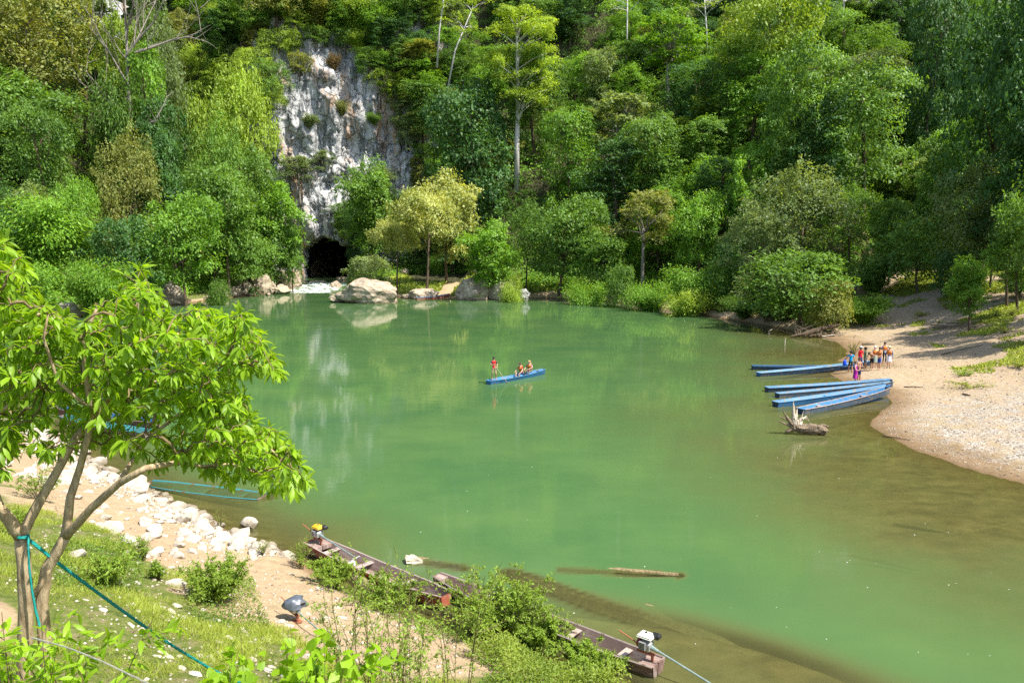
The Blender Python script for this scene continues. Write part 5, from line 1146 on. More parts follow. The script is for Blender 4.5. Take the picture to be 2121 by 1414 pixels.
def person(label, foot, h, rz, skin, colours, hair, pose=None, group=None, build=1.0, extra=(), short=True):
    """one continuous skinned body; colours: region -> material, skin elsewhere"""
    J = dict(BASE); J.update(pose or {}); names = [n for n in J if n != 'face']; ix = {n: i for i, n in enumerate(names)}; k = h / 1.745
    me = bpy.data.meshes.new('body'); me.from_pydata([Vector(J[n][:3]) for n in names], [(ix[a], ix[b]) for a, b in LINK], [])
    o = bpy.data.objects.new('body', me); COL.objects.link(o); o.modifiers.new('s', 'SKIN'); sb = o.modifiers.new('u', 'SUBSURF'); sb.levels = 1; sb.render_levels = 1
    for n in names:
        sv = me.skin_vertices[0].data[ix[n]]; r = J[n][3]; bw = build if n in ('pelvis', 'waist', 'chest') else 1.0
        sv.radius = (r * bw, r * (.80 if n in ('chest', 'waist', 'pelvis') else 1.0)); sv.use_root = n == 'pelvis'
    dg = bpy.context.evaluated_depsgraph_get(); bm_ = bpy.data.meshes.new_from_object(o.evaluated_get(dg)); bpy.data.objects.remove(o)
    V = [v.co.copy() for v in bm_.vertices]; F = [tuple(p.vertices) for p in bm_.polygons]; mats = [SKINM[skin]]; reg_i = {}
    for r_, m_ in colours.items():
        if m_ not in mats: mats.append(m_)
        reg_i[r_] = mats.index(m_)
    segs = [(Vector(J[a][:3]), Vector(J[b][:3]), REG.get(b, REG.get(b[:-1], 'torso')), J[a][3], J[b][3]) for a, b in LINK]; MI = []
    for f in F:
        c = sum((V[i] for i in f), Vector()) / len(f); best = None
        for a, b, rg, ra, rb in segs:
            d = b - a; t = max(0, min(1, (c - a).dot(d) / max(d.length_squared, 1e-9))); q = (c - a - d * t).length - (ra + (rb - ra) * t)
            if best is None or q < best[0]: best = (q, rg, t)
        rg = best[1]
        if rg == 'uarm' and best[2] > .62 and 'farm' not in colours: rg = 'skin'
        if rg == 'thigh' and best[2] > .88 and 'shin' not in colours: rg = 'skin'
        MI.append(reg_i.get(rg, reg_i.get('torso') if rg == 'neck' and best[2] < .3 and 'torso' in reg_i else 0) or 0)
    A = Acc(); A.add(V, F); A.M = MI
    hc = Vector(J['head1'][:3]); up = (Vector(J['head2'][:3]) - Vector(J['head0'][:3])).normalized(); fw = Vector(J.get('face', (0, -1, 0))[:3]); fw = (fw - up * fw.dot(up)).normalized(); sd = fw.cross(up); R = Matrix((sd, -fw, up)).transposed()
    L_ = lambda x, y, z: hc + R @ Vector((x, y, z))
    A.ell(L_(0, -.096, -.012), (.014, .022, .022), 6, 4, R=R)                      # nose
    for s in (-1, 1): A.ell(L_(s * .092, .0, -.01), (.012, .022, .03), 6, 4, R=R)   # ears
    mats += [EYE_M, LIP]
    for s in (-1, 1): A.ell(L_(s * .034, -.083, .012), (.013, .010, .008), 6, 4, m=len(mats) - 2, R=R)
    A.box(L_(0, -.086, -.048), (.042, .014, .010), R, m=len(mats) - 1)
    for kk in 'lr':                                                                 # fingers
        w, hd = Vector(J['wri' + kk][:3]), Vector(J['han' + kk][:3]); d = (hd - w).normalized(); a = d.cross(Vector((1, .2, 0))); a = (a if a.length > .1 else d.cross(Vector((0, 1, 0)))).normalized(); c = d.cross(a)
        for j, l in enumerate((.050, .062, .058, .044)):
            b = hd + a * ((j - 1.5) * .017) + d * .010; A.tube([b, b + d * l * .6 + c * .006, b + d * l + c * .022], [.0085, .008, .0055], 5)
        A.tube([hd - d * .015 + a * .02, hd + a * .045 + d * .012, hd + a * .052 + d * .034], [.010, .009, .006], 5)
    me2 = A.mesh('person', mats, True); root = tag(obj('person', me2, None, foot, (0, 0, rz), k), label, 'person', group)
    if hair:
        hA = Acc(); hA.ell(L_(0, .012, .022), (.104, .112, .098), 12, 7, R=R, z0=-.1); hA.ell(L_(0, .045, -.02), (.092, .075, .085), 10, 6, R=R)
        if not short: hA.ell(L_(0, .075, -.11), (.075, .045, .13), 8, 6, R=R)
        hA.build('hair', HAIR[hair], root, True)
    Cc, Wc = Vector(J['chest'][:3]), Vector(J['waist'][:3]); ua = (Cc - Wc).normalized(); fa = (fw - ua * fw.dot(ua)).normalized(); RT = Matrix((fa.cross(ua), -fa, ua)).transposed()
    for x in extra:
        if x[0] == 'vest':
            a = Acc(); n = 14; vs = []; prof = ((-.20, .165, .125), (-.12, .172, .135), (0, .182, .145), (.09, .165, .130), (.135, .11, .10))
            for (z, rx, ry) in prof:
                for j in range(n): t = 2 * math.pi * j / n; q = (1 + .07 * math.cos(2 * t) + (.05 if j % 2 else 0)); vs.append(Cc + RT @ Vector((math.cos(t) * rx * q * build, math.sin(t) * ry * q * build, z)))
            a.add(vs, [(i * n + j, i * n + (j + 1) % n, (i + 1) * n + (j + 1) % n, (i + 1) * n + j) for i in range(len(prof) - 1) for j in range(n)]); v = a.build('life_vest', cloth('orange', (.90, .27, .06)), root, True)
            a = Acc()
            for z in (-.13, -.04): a.tube([Cc + RT @ Vector((math.cos(t) * .195 * build, math.sin(t) * .157 * build, z)) for t in [2 * math.pi * i / 16 for i in range(17)]], .011, 4, cap=False)
            a.build('strap', cloth('vest_strap', (.03, .02, .02)), v); a = Acc()
            a.ell(Cc + RT @ Vector((0, .10, .15)), (.11, .06, .06), 10, 6, R=RT); a.build('collar', cloth('orange', (.90, .27, .06)), v, True)
        elif x[0] == 'skirt':
            a = Acc(); n = 18; P0 = Vector(J['pelvis'][:3]); vs = []; zt, zb, r1 = x[2], x[3], x[4]
            for i in range(6):
                t = i / 5; z = zt + (zb - zt) * t; rr_ = .14 * build + (r1 - .14) * t
                for j in range(n): an = 2 * math.pi * j / n; w = rr_ * (1 + .09 * t * math.sin(an * 5 + i)); vs.append((P0.x + math.cos(an) * w, P0.y + math.sin(an) * w * .85, z))
            a.add(vs, [(i * n + j, (i + 1) * n + j, (i + 1) * n + (j + 1) % n, i * n + (j + 1) % n) for i in range(5) for j in range(n)]); a.build(x[5] if len(x) > 5 else 'skirt', x[1], root, True)
        elif x[0] == 'hat':
            a = Acc(); a.ell(L_(0, .0, .045), (.108, .112, .085), 12, 6, R=R, z0=0)
            if x[2]: a.tube([L_(0, 0, .050), L_(0, 0, .064)], [x[2], x[2] * .55], 14)
            else: a.box(L_(0, -.13, .05), (.13, .09, .012), R)
            a.build('hat', x[1], root, True)
        elif x[0] == 'pack': a = Acc(); a.box(Cc + RT @ Vector((0, .185, -.03)), (.26, .15, .36), RT, ch=.05); a.build('backpack', x[1], root)
        elif x[0] == 'waistbag': a = Acc(); a.box(Vector(J['pelvis'][:3]) + Vector(x[2]), (.20, .11, .15), ch=.04); a.build('waist_bag', x[1], root)
    return root, J, k
W_ = lambda root, k, v: Vector(root.location) + Matrix.Rotation(root.rotation_euler.z, 3, 'Z') @ (Vector(v) * k)
orange_c = cloth('orange', (.90, .27, .06)); navy = cloth('navy', (.02, .03, .10)); black = cloth('black', (.012, .012, .014)); white = cloth('white', (.78, .78, .82)); red = cloth('red', (.52, .02, .03))
PI = math.pi
def legs(st=.10, fw_=0.0): return {'kneel': (-st, -.03 + fw_, .49, .058), 'ankl': (-st * 1.05, .02 + fw_, .085, .04), 'toel': (-st * 1.2, -.12 + fw_, .032, .034), 'kneer': (st, -.05 - fw_, .49, .058), 'ankr': (st * 1.1, -.03 - fw_, .085, .04), 'toer': (st * 1.25, -.17 - fw_, .032, .034)}
def bend(arm, *pts):  # elbow, wrist, hand
    return {'elb' + arm: (*pts[0], .042), 'wri' + arm: (*pts[1], .029), 'han' + arm: (*pts[2], .034)}
pg = 'people gathered on the beach by the boats'
def ft(px, py): return hit(px, py, True)
person('man in a bright blue shirt seen from behind, carrying a blue bag', ft(1761, 772), 1.68, PI - .3, 'tan', {'torso': cloth('bright_blue', (.015, .30, .58)), 'uarm': CL['bright_blue'], 'hips': cloth('olive_shorts', (.06, .055, .02)), 'thigh': CL['olive_shorts'], 'foot': black}, 'black',
       {**legs(.10, .12), **bend('r', (.30, .02, 1.14), (.38, -.12, .98), (.40, -.16, .92))}, pg)
bgp = ft(1761, 772); a = Acc(); a.tube([(0, 0, 0), (0, 0, .12), (0, 0, .34), (0, 0, .44)], [.13, .145, .12, .05], 10); a.tube([(-.04, 0, .42), (0, 0, .62), (.04, 0, .42)], .012, 5)
tag(a.build('dry_bag', cloth('royal_blue', (.02, .08, .62)), None, True, loc=bgp + [-.42, .05, .52]), 'royal blue dry bag held by the man in the bright blue shirt', 'bag')
person('shirtless man with navy shorts standing behind the woman in the purple wrap', ft(1778, 791), 1.74, .6, 'tan', {'hips': navy, 'thigh': navy}, 'black', {**legs(.09), **bend('l', (-.25, -.06, 1.15), (-.12, -.24, 1.12), (-.05, -.27, 1.14)), **bend('r', (.25, -.06, 1.15), (.14, -.24, 1.08), (.08, -.28, 1.10))}, pg)
person('bare-shouldered woman in a long purple wrap at the water edge', ft(1770.5, 795), 1.62, .9, 'light', {'torso': cloth('magenta', (.42, .03, .30)), 'hips': CL['magenta'], 'thigh': CL['magenta'], 'neck': SKINM['light']}, 'brown',
       {**legs(.075), **bend('l', (-.22, -.04, 1.14), (-.12, -.2, 1.05), (-.05, -.24, 1.06)), 'face': (0, -1, -.3)}, pg, .92, [('skirt', CL['magenta'], 1.30, .42, .20, 'wrap')])
person('man in a red shirt, blue shorts and white cap beside the beach shrub', ft(1781, 763), 1.75, .5, 'brown', {'torso': red, 'uarm': red, 'farm': red, 'hips': cloth('blue', (.02, .05, .30)), 'thigh': CL['blue']}, 'black', {**legs(), **bend('r', (.26, -.03, 1.15), (.16, -.2, 1.08), (.1, -.24, 1.08))}, pg, 1.1, [('hat', white, 0)])
person('person in a dark green sweater and black beret facing right', ft(1790.5, 766), 1.74, .9, 'brown', {'torso': cloth('dark_green', (.035, .075, .05)), 'uarm': CL['dark_green'], 'farm': CL['dark_green'], 'hips': cloth('charcoal', (.05, .06, .08)), 'thigh': CL['charcoal']}, 'black', {**legs(.12), 'face': (.3, -1, 0)}, pg, 1.0, [('hat', black, .15)])
person('young woman with brown hair bending forward, black shorts', ft(1805, 766), 1.66, -.9, 'tan', {'hips': black, 'thigh': black, 'torso': cloth('sand', (.42, .27, .15))}, 'brown',
       {**legs(.08), 'waist': (0, -.05, 1.07, .11), 'chest': (0, -.20, 1.22, .13), 'neckb': (0, -.33, 1.31, .062), 'head0': (0, -.40, 1.34, .07), 'head1': (0, -.48, 1.35, .092), 'head2': (0, -.55, 1.37, .07), 'shol': (-.16, -.25, 1.30, .055), 'shor': (.16, -.25, 1.30, .055),
        **bend('l', (-.20, -.34, 1.10), (-.10, -.42, .98), (-.06, -.44, .92)), **bend('r', (.20, -.30, 1.08), (.10, -.40, .98), (.06, -.44, .93)), 'face': (0, -.6, -1)}, pg, .9, [('waistbag', black, (0, -.15, -.06))], False)
person('white-haired person in a grey-green skirt with a life vest, behind the bending woman', ft(1811, 762.5), 1.72, -.2, 'light', {'torso': cloth('flesh_top', (.6, .42, .34)), 'hips': cloth('sage', (.26, .32, .27)), 'thigh': CL['sage']}, 'white', {**legs(.09), **bend('l', (-.24, -.05, 1.15), (-.16, -.22, 1.02), (-.10, -.27, 1.02))}, pg, 1.0, [('skirt', CL['sage'], .98, .50, .24), ('vest',)])
person('man in an orange life vest and bright blue shorts in profile, facing left', ft(1820.5, 766), 1.72, -1.1, 'tan', {'hips': cloth('shorts_blue', (.04, .09, .38)), 'thigh': CL['shorts_blue']}, 'black', {**legs(.08), **bend('l', (-.24, -.10, 1.15), (-.15, -.30, 1.06), (-.12, -.37, 1.06)), **bend('r', (.24, -.1, 1.15), (.16, -.30, 1.04), (.13, -.37, 1.04))}, pg, 1.05, [('vest',)])
person('tall man in an orange life vest, blue sleeves and black trousers, farthest back', ft(1831, 752), 1.74, .1, 'tan', {'torso': cloth('grey_shirt', (.35, .40, .42)), 'uarm': cloth('sleeve_blue', (.04, .08, .40)), 'hips': black, 'thigh': black, 'shin': black}, 'black', legs(.09), pg, 1.0, [('vest',)])
person('person in a straw hat, orange vest and white shorts, rightmost on the beach', ft(1840.5, 763), 1.72, -.7, 'light', {'torso': cloth('denim', (.10, .17, .33)), 'uarm': CL['denim'], 'farm': CL['denim'], 'hips': white, 'thigh': white, 'foot': black}, 'black', legs(.09), pg, 1.05, [('hat', cloth('straw', (.72, .55, .30)), .17), ('vest',), ('pack', navy), ('skirt', white, .98, .56, .20, 'shorts')])
# on the ferry
def aboard(t, z, y=0): return tuple(on_boat(ferry, FL, t, z, y))
fz = ferry.rotation_euler.z
bp = aboard(.09, .31)
bm, J, k = person('boatman in a red and navy shirt standing in the stern, holding the paddle', bp, 1.66, .45, 'tan', {'torso': red, 'uarm': navy, 'hips': cloth('tan_shorts', (.42, .31, .20)), 'thigh': CL['tan_shorts']}, 'black',
       {**legs(.12, .05), **bend('l', (-.30, -.06, 1.18), (-.16, -.22, 1.17), (-.10, -.26, 1.16)), **bend('r', (.24, -.06, 1.14), (.16, -.22, .96), (.11, -.28, .92))}, None)
g1_, g2_ = W_(bm, k, (-.09, -.29, 1.17)), W_(bm, k, (.10, -.30, .91)); dr = (g2_ - g1_).normalized(); top = g1_ - dr * .08; end = top + dr * 2.1
e = thing('paddle', 'wooden paddle held by the boatman, its blade in the water', 'paddle', top); a = Acc(); a.tube([(0, 0, 0), tuple(dr * 1.75)], .017, 6); a.build('shaft', B['bleach'], e)
zq = dr.to_track_quat('Z', 'Y').to_matrix(); a = Acc(); a.box(dr * 1.85, (.15, .02, .50), zq, ch=.009, taper=(1.15, .8)); a.build('blade', B['near'], e)
SIT = {'pelvis': (0, .05, .46, .13), 'waist': (0, .02, .62, .118), 'chest': (0, -.03, .82, .145), 'neckb': (0, -.06, .98, .064), 'head0': (0, -.09, 1.07, .072), 'head1': (0, -.11, 1.14, .094), 'head2': (0, -.11, 1.21, .07), 'hipl': (-.09, .03, .44, .09), 'hipr': (.09, .03, .44, .09),
       'kneel': (-.17, -.36, .50, .062), 'kneer': (.17, -.36, .50, .062), 'ankl': (-.16, -.42, .10, .042), 'ankr': (.16, -.42, .10, .042), 'toel': (-.17, -.56, .04, .036), 'toer': (.17, -.56, .04, .036), 'shol': (-.175, -.04, .94, .058), 'shor': (.175, -.04, .94, .058),
       **bend('l', (-.27, -.14, .72), (-.24, -.34, .60), (-.22, -.40, .57)), **bend('r', (.27, -.14, .72), (.30, -.36, .58), (.31, -.42, .55))}
person('seated passenger in a cap, red sleeves and orange life vest, nearer to the boatman', aboard(.565, .0), 1.70, -.75, 'light', {'torso': red, 'uarm': red, 'hips': navy, 'thigh': navy}, 'brown', {**SIT, 'face': (0, -1, -.4)}, None, 1.0, [('hat', cloth('brown_cap', (.10, .05, .04)), 0), ('vest',)])
person('seated passenger with sandy hair and orange life vest, nearer to the prow', aboard(.73, .05), 1.72, -.6, 'light', {'torso': cloth('plum', (.30, .18, .24)), 'uarm': CL['plum'], 'hips': cloth('khaki', (.22, .15, .09)), 'thigh': CL['khaki'], 'shin': CL['khaki']}, 'sandy', {**SIT, **bend('r', (.28, -.12, .74), (.12, -.36, .62), (.05, -.40, .60))}, None, 1.05, [('vest',)])
# ------------------------------------------------------------------ plants of the near bank
def shrub(name, label, base, H, Wd, stems, tpl, leaf, nleaf, mat, seed, bark='twig', droop=.2, upright=.5, cat='shrub', group=None, parts=0, clus=1, side=3, r0=.012, scat=.05):
    """stems fanning from a root, each with side twigs and leaves along them"""
    r = np.random.default_rng(seed); root = thing(name, label, cat, base, 0, group); ac = Acc(); PP, AA, TT = [], [], []
    for i in range(stems):
        a = r.uniform(0, 6.28); sp = r.uniform(.1, 1) * (1 - upright * .55); h = H * r.uniform(.55, 1); b = np.array([math.cos(a), math.sin(a), 0]); o0 = b * r.uniform(0, .18) * Wd * .3
        t = np.linspace(0, 1, 7); pts = o0 + b * (Wd * .5 * sp * t ** 1.25)[:, None] + np.array([0, 0, 1]) * (h * (t - droop * t ** 3))[:, None] + np.cumsum(r.normal(size=(7, 3)), 0) * H * .012; ac.tube(pts, np.linspace(r0, r0 * .25, 7), 4, cap=False)
        tw = [(pts, .2)]
        for j in range(side):
            k = r.uniform(.25, .9); s = np.array([np.interp(k, t, pts[:, q]) for q in range(3)]); d = nrm(r.normal(size=3) * [1, 1, .4] + b * .5 + [0, 0, .55]); l = H * r.uniform(.12, .32) * (1.2 - k * .6); q = s + d * l * np.linspace(0, 1, 4)[:, None] + np.array([0, 0, -1]) * (droop * l * .4 * np.linspace(0, 1, 4) ** 2)[:, None]
            ac.tube(q, [r0 * .4, r0 * .3, r0 * .2, r0 * .1], 3, cap=False); tw.append((q, 0.))
        for q, t0 in tw:
            m = max(3, int(nleaf * (1.6 if t0 else 1) / (side + 1.6))); tt = r.uniform(t0, 1, m); tn = np.linspace(0, 1, len(q)); p = np.stack([np.interp(tt, tn, q[:, c]) for c in range(3)], -1)
            ax = nrm(q[-1] - q[0]); PP.append(p + r.normal(size=(m, 3)) * scat * leaf * 4); AA.append(ax * .5 + nrm(r.normal(size=(m, 3))) * .9 + [0, 0, -.1]); TT.append(np.clip(.25 + .3 * tt + .35 * r.random(m), 0, 1))
    p, ax, tn = np.concatenate(PP), np.concatenate(AA), np.concatenate(TT); nr = np.array([0, 0, 1.]) + r.normal(size=(len(p), 3)) * .45; sz = leaf * r.uniform(.6, 1.25, len(p))
    o = ac.build('stems', B[bark], root); o['kind'] = 'stuff'
    single_leaves(root, tpl, p, ax, nr, sz, tn, mat, parts)
    return root
def single_leaves(root, tpl, p, ax, nr, sz, tn, mat, parts, world=None):
    """the leaves that show largest become objects of their own, the rest one mass"""
    if parts:
        w = np.array(root.location); dist = np.linalg.norm(p + w - np.array([0, 0, EYE]), axis=1); order = np.argsort(dist / sz)[:parts]; rest = np.ones(len(p), bool); rest[order] = False
        metas = []
        for k in range(6): metas.append(leaf_mesh('leaf', tpl, np.zeros((1, 3)), np.array([[1., 0, 0]]), np.array([[0, 0, 1.]]), 1.0, np.array([.15 + .14 * k]), L[mat]))
        x = nrm(ax); z = nrm(nr - (nr * x).sum(1, keepdims=True) * x); y = np.cross(z, x)
        for i in order:
            o = bpy.data.objects.new('leaf', metas[int(min(5, tn[i] * 6))]); COL.objects.link(o); o.parent = root; s = float(sz[i])
            o.matrix_local = Matrix(((x[i, 0] * s, y[i, 0] * s, z[i, 0] * s, p[i, 0]), (x[i, 1] * s, y[i, 1] * s, z[i, 1] * s, p[i, 1]), (x[i, 2] * s, y[i, 2] * s, z[i, 2] * s, p[i, 2]), (0, 0, 0, 1)))
        p, ax, nr, sz, tn = p[rest], ax[rest], nr[rest], sz[rest], tn[rest]
    if len(p): obj('foliage', leaf_mesh('foliage', tpl, p, ax, nr, sz, tn, L[mat]), root)['kind'] = 'stuff'

# the near tree ---------------------------------------------------------------
def near_tree():
    D = 7.4; b = P(62, 1250, D); gx = gz(b[0], b[1]); base = np.array([b[0], b[1], float(gx)]); root = thing('near_tree', 'young tree with long drooping bright green leaves and forked tan trunks, rope tied round it', 'tree', base)
    nodes, par, rad = [], [], []
    def chain(start, pts, r0, r1):
        prev = start; ids = []
        for i, (px, py, dd) in enumerate(pts):
            p = P(px, py, D + dd) if not isinstance(px, np.ndarray) else px; n0 = len(nodes)
            if prev is not None:
                a = nodes[prev]; m = 2
                for q in range(1, m): nodes.append(a + (p - a) * q / m); par.append(prev); rad.append(r0 + (r1 - r0) * (i - .5) / max(1, len(pts))); prev = len(nodes) - 1
            nodes.append(p); par.append(prev); rad.append(r0 + (r1 - r0) * i / max(1, len(pts) - 1)); prev = len(nodes) - 1; ids.append(prev)
        return ids
    g0 = P(66, 1600, D); 
    A = chain(None, [(48, 1640, 0), (50, 1400, 0), (54, 1250, 0), (50, 1170, 0), (44, 1112, 0)], .074, .060)
    A2 = chain(A[-1], [(20, 1078, -.1), (-5, 1045, -.2), (-30, 980, 0), (-50, 880, .4), (-40, 760, .7), (-20, 660, .9), (10, 560, .9)], .058, .016)
    A3 = chain(A[-1], [(62, 1075, .05), (84, 1034, .1), (120, 973, .2), (156, 907, .3), (188, 868, .4), (235, 820, .5), (289, 768, .7), (330, 722, .9), (370, 690, 1.0)], .050, .012)
    Bk = chain(None, [(116, 1640, .15), (100, 1400, .1), (86, 1249, .1), (96, 1180, .1), (113, 1151, .1), (136, 1110, .1)], .066, .050)
    B1_ = chain(Bk[-1], [(140, 1080, .1), (145, 1031, .1), (164, 973, .15), (182, 905, .1), (190, 850, 0), (176, 770, -.1), (172, 700, -.2), (200, 640, -.2)], .044, .012)
    B2_ = chain(Bk[-1], [(160, 1085, 0), (189, 1052, -.1), (247, 1000, -.2), (302, 969, -.3), (363, 958, .1), (430, 925, .4), (500, 905, .6), (560, 930, .8), (610, 975, .8)], .042, .010)
    C1 = chain(B2_[2], [(270, 960, .2), (310, 905, .4), (380, 850, .5), (450, 820, .6)], .024, .008)
    C2 = chain(A3[4], [(232, 819, .2), (272, 806, .1), (315, 792, .5), (385, 752, .7), (480, 756, .8), (540, 735, .8)], .026, .009)
    C3 = chain(A3[6], [(292, 720, .6), (288, 660, .6), (285, 590, .6)], .014, .006)
    C4 = chain(B2_[4], [(420, 965, .3), (480, 960, .5), (550, 985, .6), (600, 1010, .6)], .014, .006)
    C5 = chain(A3[5], [(330, 800, .9), (420, 740, 1.0), (450, 690, 1.0)], .016, .006)
    C6 = chain(A2[3], [(20, 840, -.2), (80, 800, 0), (110, 740, .1)], .018, .008)
    C7 = chain(B1_[4], [(120, 790, -.2), (90, 700, -.3), (100, 650, -.3)], .016, .007)
    for a_, b_, r_ in ((A[2], Bk[4], .030),): nodes.append(nodes[a_] * .45 + nodes[b_] * .55 + [0, 0, -.06]); par.append(a_); rad.append(r_); par_x = len(nodes) - 1; nodes.append(nodes[b_] + 0); par.append(par_x); rad.append(r_)
    main_n = len(nodes)
    # crown outline as seen; targets for twig ends
    OUT = [[(-60, 640), (0, 560), (50, 600), (110, 650), (180, 655), (235, 615), (258, 570), (290, 555), (325, 610), (350, 650), (400, 640), (430, 622), (470, 655), (505, 640), (545, 700), (588, 775), (550, 765), (500, 765), (470, 800), (510, 830), (528, 862), (500, 862), (585, 900), (625, 960), (652, 1020), (610, 1015), (560, 1020), (520, 985), (470, 1000), (400, 955), (330, 965), (250, 945), (190, 925), (120, 945), (60, 925), (0, 985), (-60, 1000)],
           [(-60, 490), (10, 500), (55, 545), (75, 640), (60, 760), (-60, 760)]]
    r = np.random.default_rng(12); T = []
    def inside(pg, x, y):
        c = False
        for i in range(len(pg)):
            (x1, y1), (x2, y2) = pg[i], pg[(i + 1) % len(pg)]
            if (y1 > y) != (y2 > y) and x < x1 + (y - y1) / (y2 - y1) * (x2 - x1): c = not c
        return c
    cand = []
    while len(cand) < 1350:
        x, y = r.uniform(-60, 660), r.uniform(490, 1045)
        if any(inside(g, x, y) for g in OUT): 
            if 30 < x < 400 and 850 < y < 960 and r.random() < .55: continue
            cand.append((x, y, r.uniform(-.45, 1.75)))
    for c in cand: T.append(P(c[0], c[1], D + c[2]))
    T = np.array(T); Nd = np.array(nodes); dist = np.array([np.linalg.norm(Nd - t, axis=1).min() for t in T]); tips = []
    starts = [i for i in range(len(nodes)) if nodes[i][2] > P(0, 1010, D)[2]]
    live = np.zeros(len(nodes), bool); live[starts] = True
    Nl = [nodes[i] for i in range(len(nodes))]; lv = list(live)
    for ti in np.argsort(dist):
        t = T[ti]; arr = np.array(Nl); dd = np.linalg.norm(arr - t, axis=1) + np.where(np.array(lv), 0, 9) + .35 * np.maximum(0, arr[:, 2] - t[2] - .15); k = int(np.argmin(dd)); a = arr[k]; l = np.linalg.norm(t - a); prev = k
        for q in (1 / 3, 2 / 3, 1):
            p = a + (t - a) * q + np.array([0, 0, .16 * l * math.sin(q * math.pi)]) + r.normal(size=3) * .012; Nl.append(p); lv.append(True); par.append(prev); rad.append(None); prev = len(Nl) - 1
        tips.append((prev, nrm(t - a)))
    # radii from the number of twigs carried
    cnt = np.zeros(len(Nl)); 
    for tpi, _ in tips: cnt[tpi] += 1
    for i in range(len(Nl) - 1, -1, -1):
        if par[i] is not None: cnt[par[i]] += cnt[i]
    for i in range(len(Nl)):
        if rad[i] is None: rad[i] = .0028 + .0016 * cnt[i] ** .6
    kids = {}
    for i, p in enumerate(par):
        if p is not None: kids.setdefault(p, []).append(i)
    def strands(lo, hi, acc, n):
        done = set()
        for i in range(lo, hi):
            if i in done: continue
            pts = [Nl[par[i]] if par[i] is not None else Nl[i], Nl[i]] if par[i] is not None else [Nl[i]]; rs_ = [min(rad[i] * 1.1, rad[par[i]]), rad[i]] if par[i] is not None else [rad[i]]; j = i; done.add(i)
            while True:
                nx_ = [c for c in kids.get(j, []) if c < hi and c not in done and c >= lo]
                if not nx_: break
                j = max(nx_, key=lambda c: rad[c]); pts.append(Nl[j]); rs_.append(rad[j]); done.add(j)
            if len(pts) > 1: acc.tube([np.array(q) - base for q in pts], rs_, n, cap=True)
    def spl(ids_lo, ids_hi, name, n=9):
        a = Acc(); strands(ids_lo, ids_hi, a, n); return a.build(name, B['near'], root, True)
    spl(0, A[-1] + 1, 'trunk', 12); spl(Bk[0], Bk[-1] + 1, 'trunk', 12)
    spl(A2[0] - 1, A2[-1] + 1, 'limb'); spl(A3[0] - 1, A3[-1] + 1, 'limb'); spl(B1_[0] - 1, B1_[-1] + 1, 'limb'); spl(B2_[0] - 1, B2_[-1] + 1, 'limb'); [spl(c_[0] - 1, c_[-1] + 1, 'limb', 7) for c_ in (C1, C2, C3, C4, C5, C6, C7)]; spl(C7[-1] + 1, main_n, 'limb', 7)
    a = Acc(); strands(main_n, len(Nl), a, 4); a.build('twigs', B['twig'], root, True)['kind'] = 'stuff'
    # leaves: drooping rosettes at the twig ends, a few along the twig
    PP, AA, NN, SS, TT = [], [], [], [], []
    for ti, d in tips:
        p = np.array(Nl[ti]); q = np.array(Nl[par[ti]]); m = r.integers(6, 10); tt = r.random()
        for j in range(m + 3):
            an = r.uniform(0, 6.28); e = np.cross(d, [0, 0, 1.]); e = e / max(np.linalg.norm(e), .1); f = np.cross(d, e); rad_ = e * math.cos(an) + f * math.sin(an)
            pos = p + (p - q) * r.uniform(-.15, .12) if j < m else q + (p - q) * r.uniform(0, .8)
            ax = nrm(d * r.uniform(.15, .9) + rad_ * .8 + np.array([0, 0, -.6 * r.uniform(.3, 1.8)])); PP.append(pos + ax * .01); AA.append(ax); NN.append(nrm(np.array([0, 0, 1.]) + r.normal(size=3) * .35)); SS.append(r.uniform(.075, .165)); TT.append(min(1, max(0, .35 * tt + .55 * r.random() + .05 + .5 * (r.random() < .04))))
    single_leaves(root, LEAF_N, np.array(PP) - base, np.array(AA), np.array(NN), np.array(SS), np.array(TT), 'near', 290)
    return D
near_tree()
def rope(name, label, pts, r_, mat, twist=True):
    P3 = np.array(pts); t0 = np.linspace(0, 1, len(P3)); t = np.linspace(0, 1, 90); Q = np.stack([np.interp(t, t0, P3[:, k]) for k in range(3)], -1); k = np.ones(9) / 9; Qp = np.pad(Q, ((4, 4), (0, 0)), 'edge'); Q = np.stack([np.convolve(Qp[:, j], k, 'valid') for j in range(3)], -1)
    L_ = np.linalg.norm(np.diff(Q, axis=0), axis=1).sum(); m = int(L_ / .03); tt = np.linspace(0, 1, m); Q = np.stack([np.interp(tt, t, Q[:, j]) for j in range(3)], -1); a = Acc()
    for s in range(3):
        ph = np.arange(m) * .75 + s * 2.094; off = np.stack([np.cos(ph) * .3, np.sin(ph) * .7, np.sin(ph)], -1) * r_ * .5; a.tube(Q + off, r_ * .62, 4, cap=False)
    return tag(a.build(name, mat, None, True), label, 'rope')
teal = plain('teal_rope', (.01, .24, .21), .7, .3, 0, .3, 40); greyr = plain('grey_rope', (.26, .26, .21), .7, .3, 0, .3, 40)
rope('rope', 'teal rope stretched from the forked tree down to the lower right', [P(46, 1106, 7.33), P(120, 1165, 7.5), P(200, 1225, 7.9), P(280, 1283, 8.5), P(358, 1337, 9.2), P(450, 1392, 10.2), P(560, 1440, 11.4)], .016, teal)
kn = [P(44 + 16 * math.cos(t), 1109 + 5 * math.sin(t), 7.40 - .10 * math.sin(t)) for t in np.linspace(0, 12.6, 16)]
rope('rope_knot', 'teal rope wound and knotted round the left trunk', kn + [P(60, 1108, 7.28), P(57, 1140, 7.28), P(62, 1190, 7.28), P(68, 1240, 7.28), P(78, 1282, 7.28), P(84, 1300, 7.25)], .014, teal)
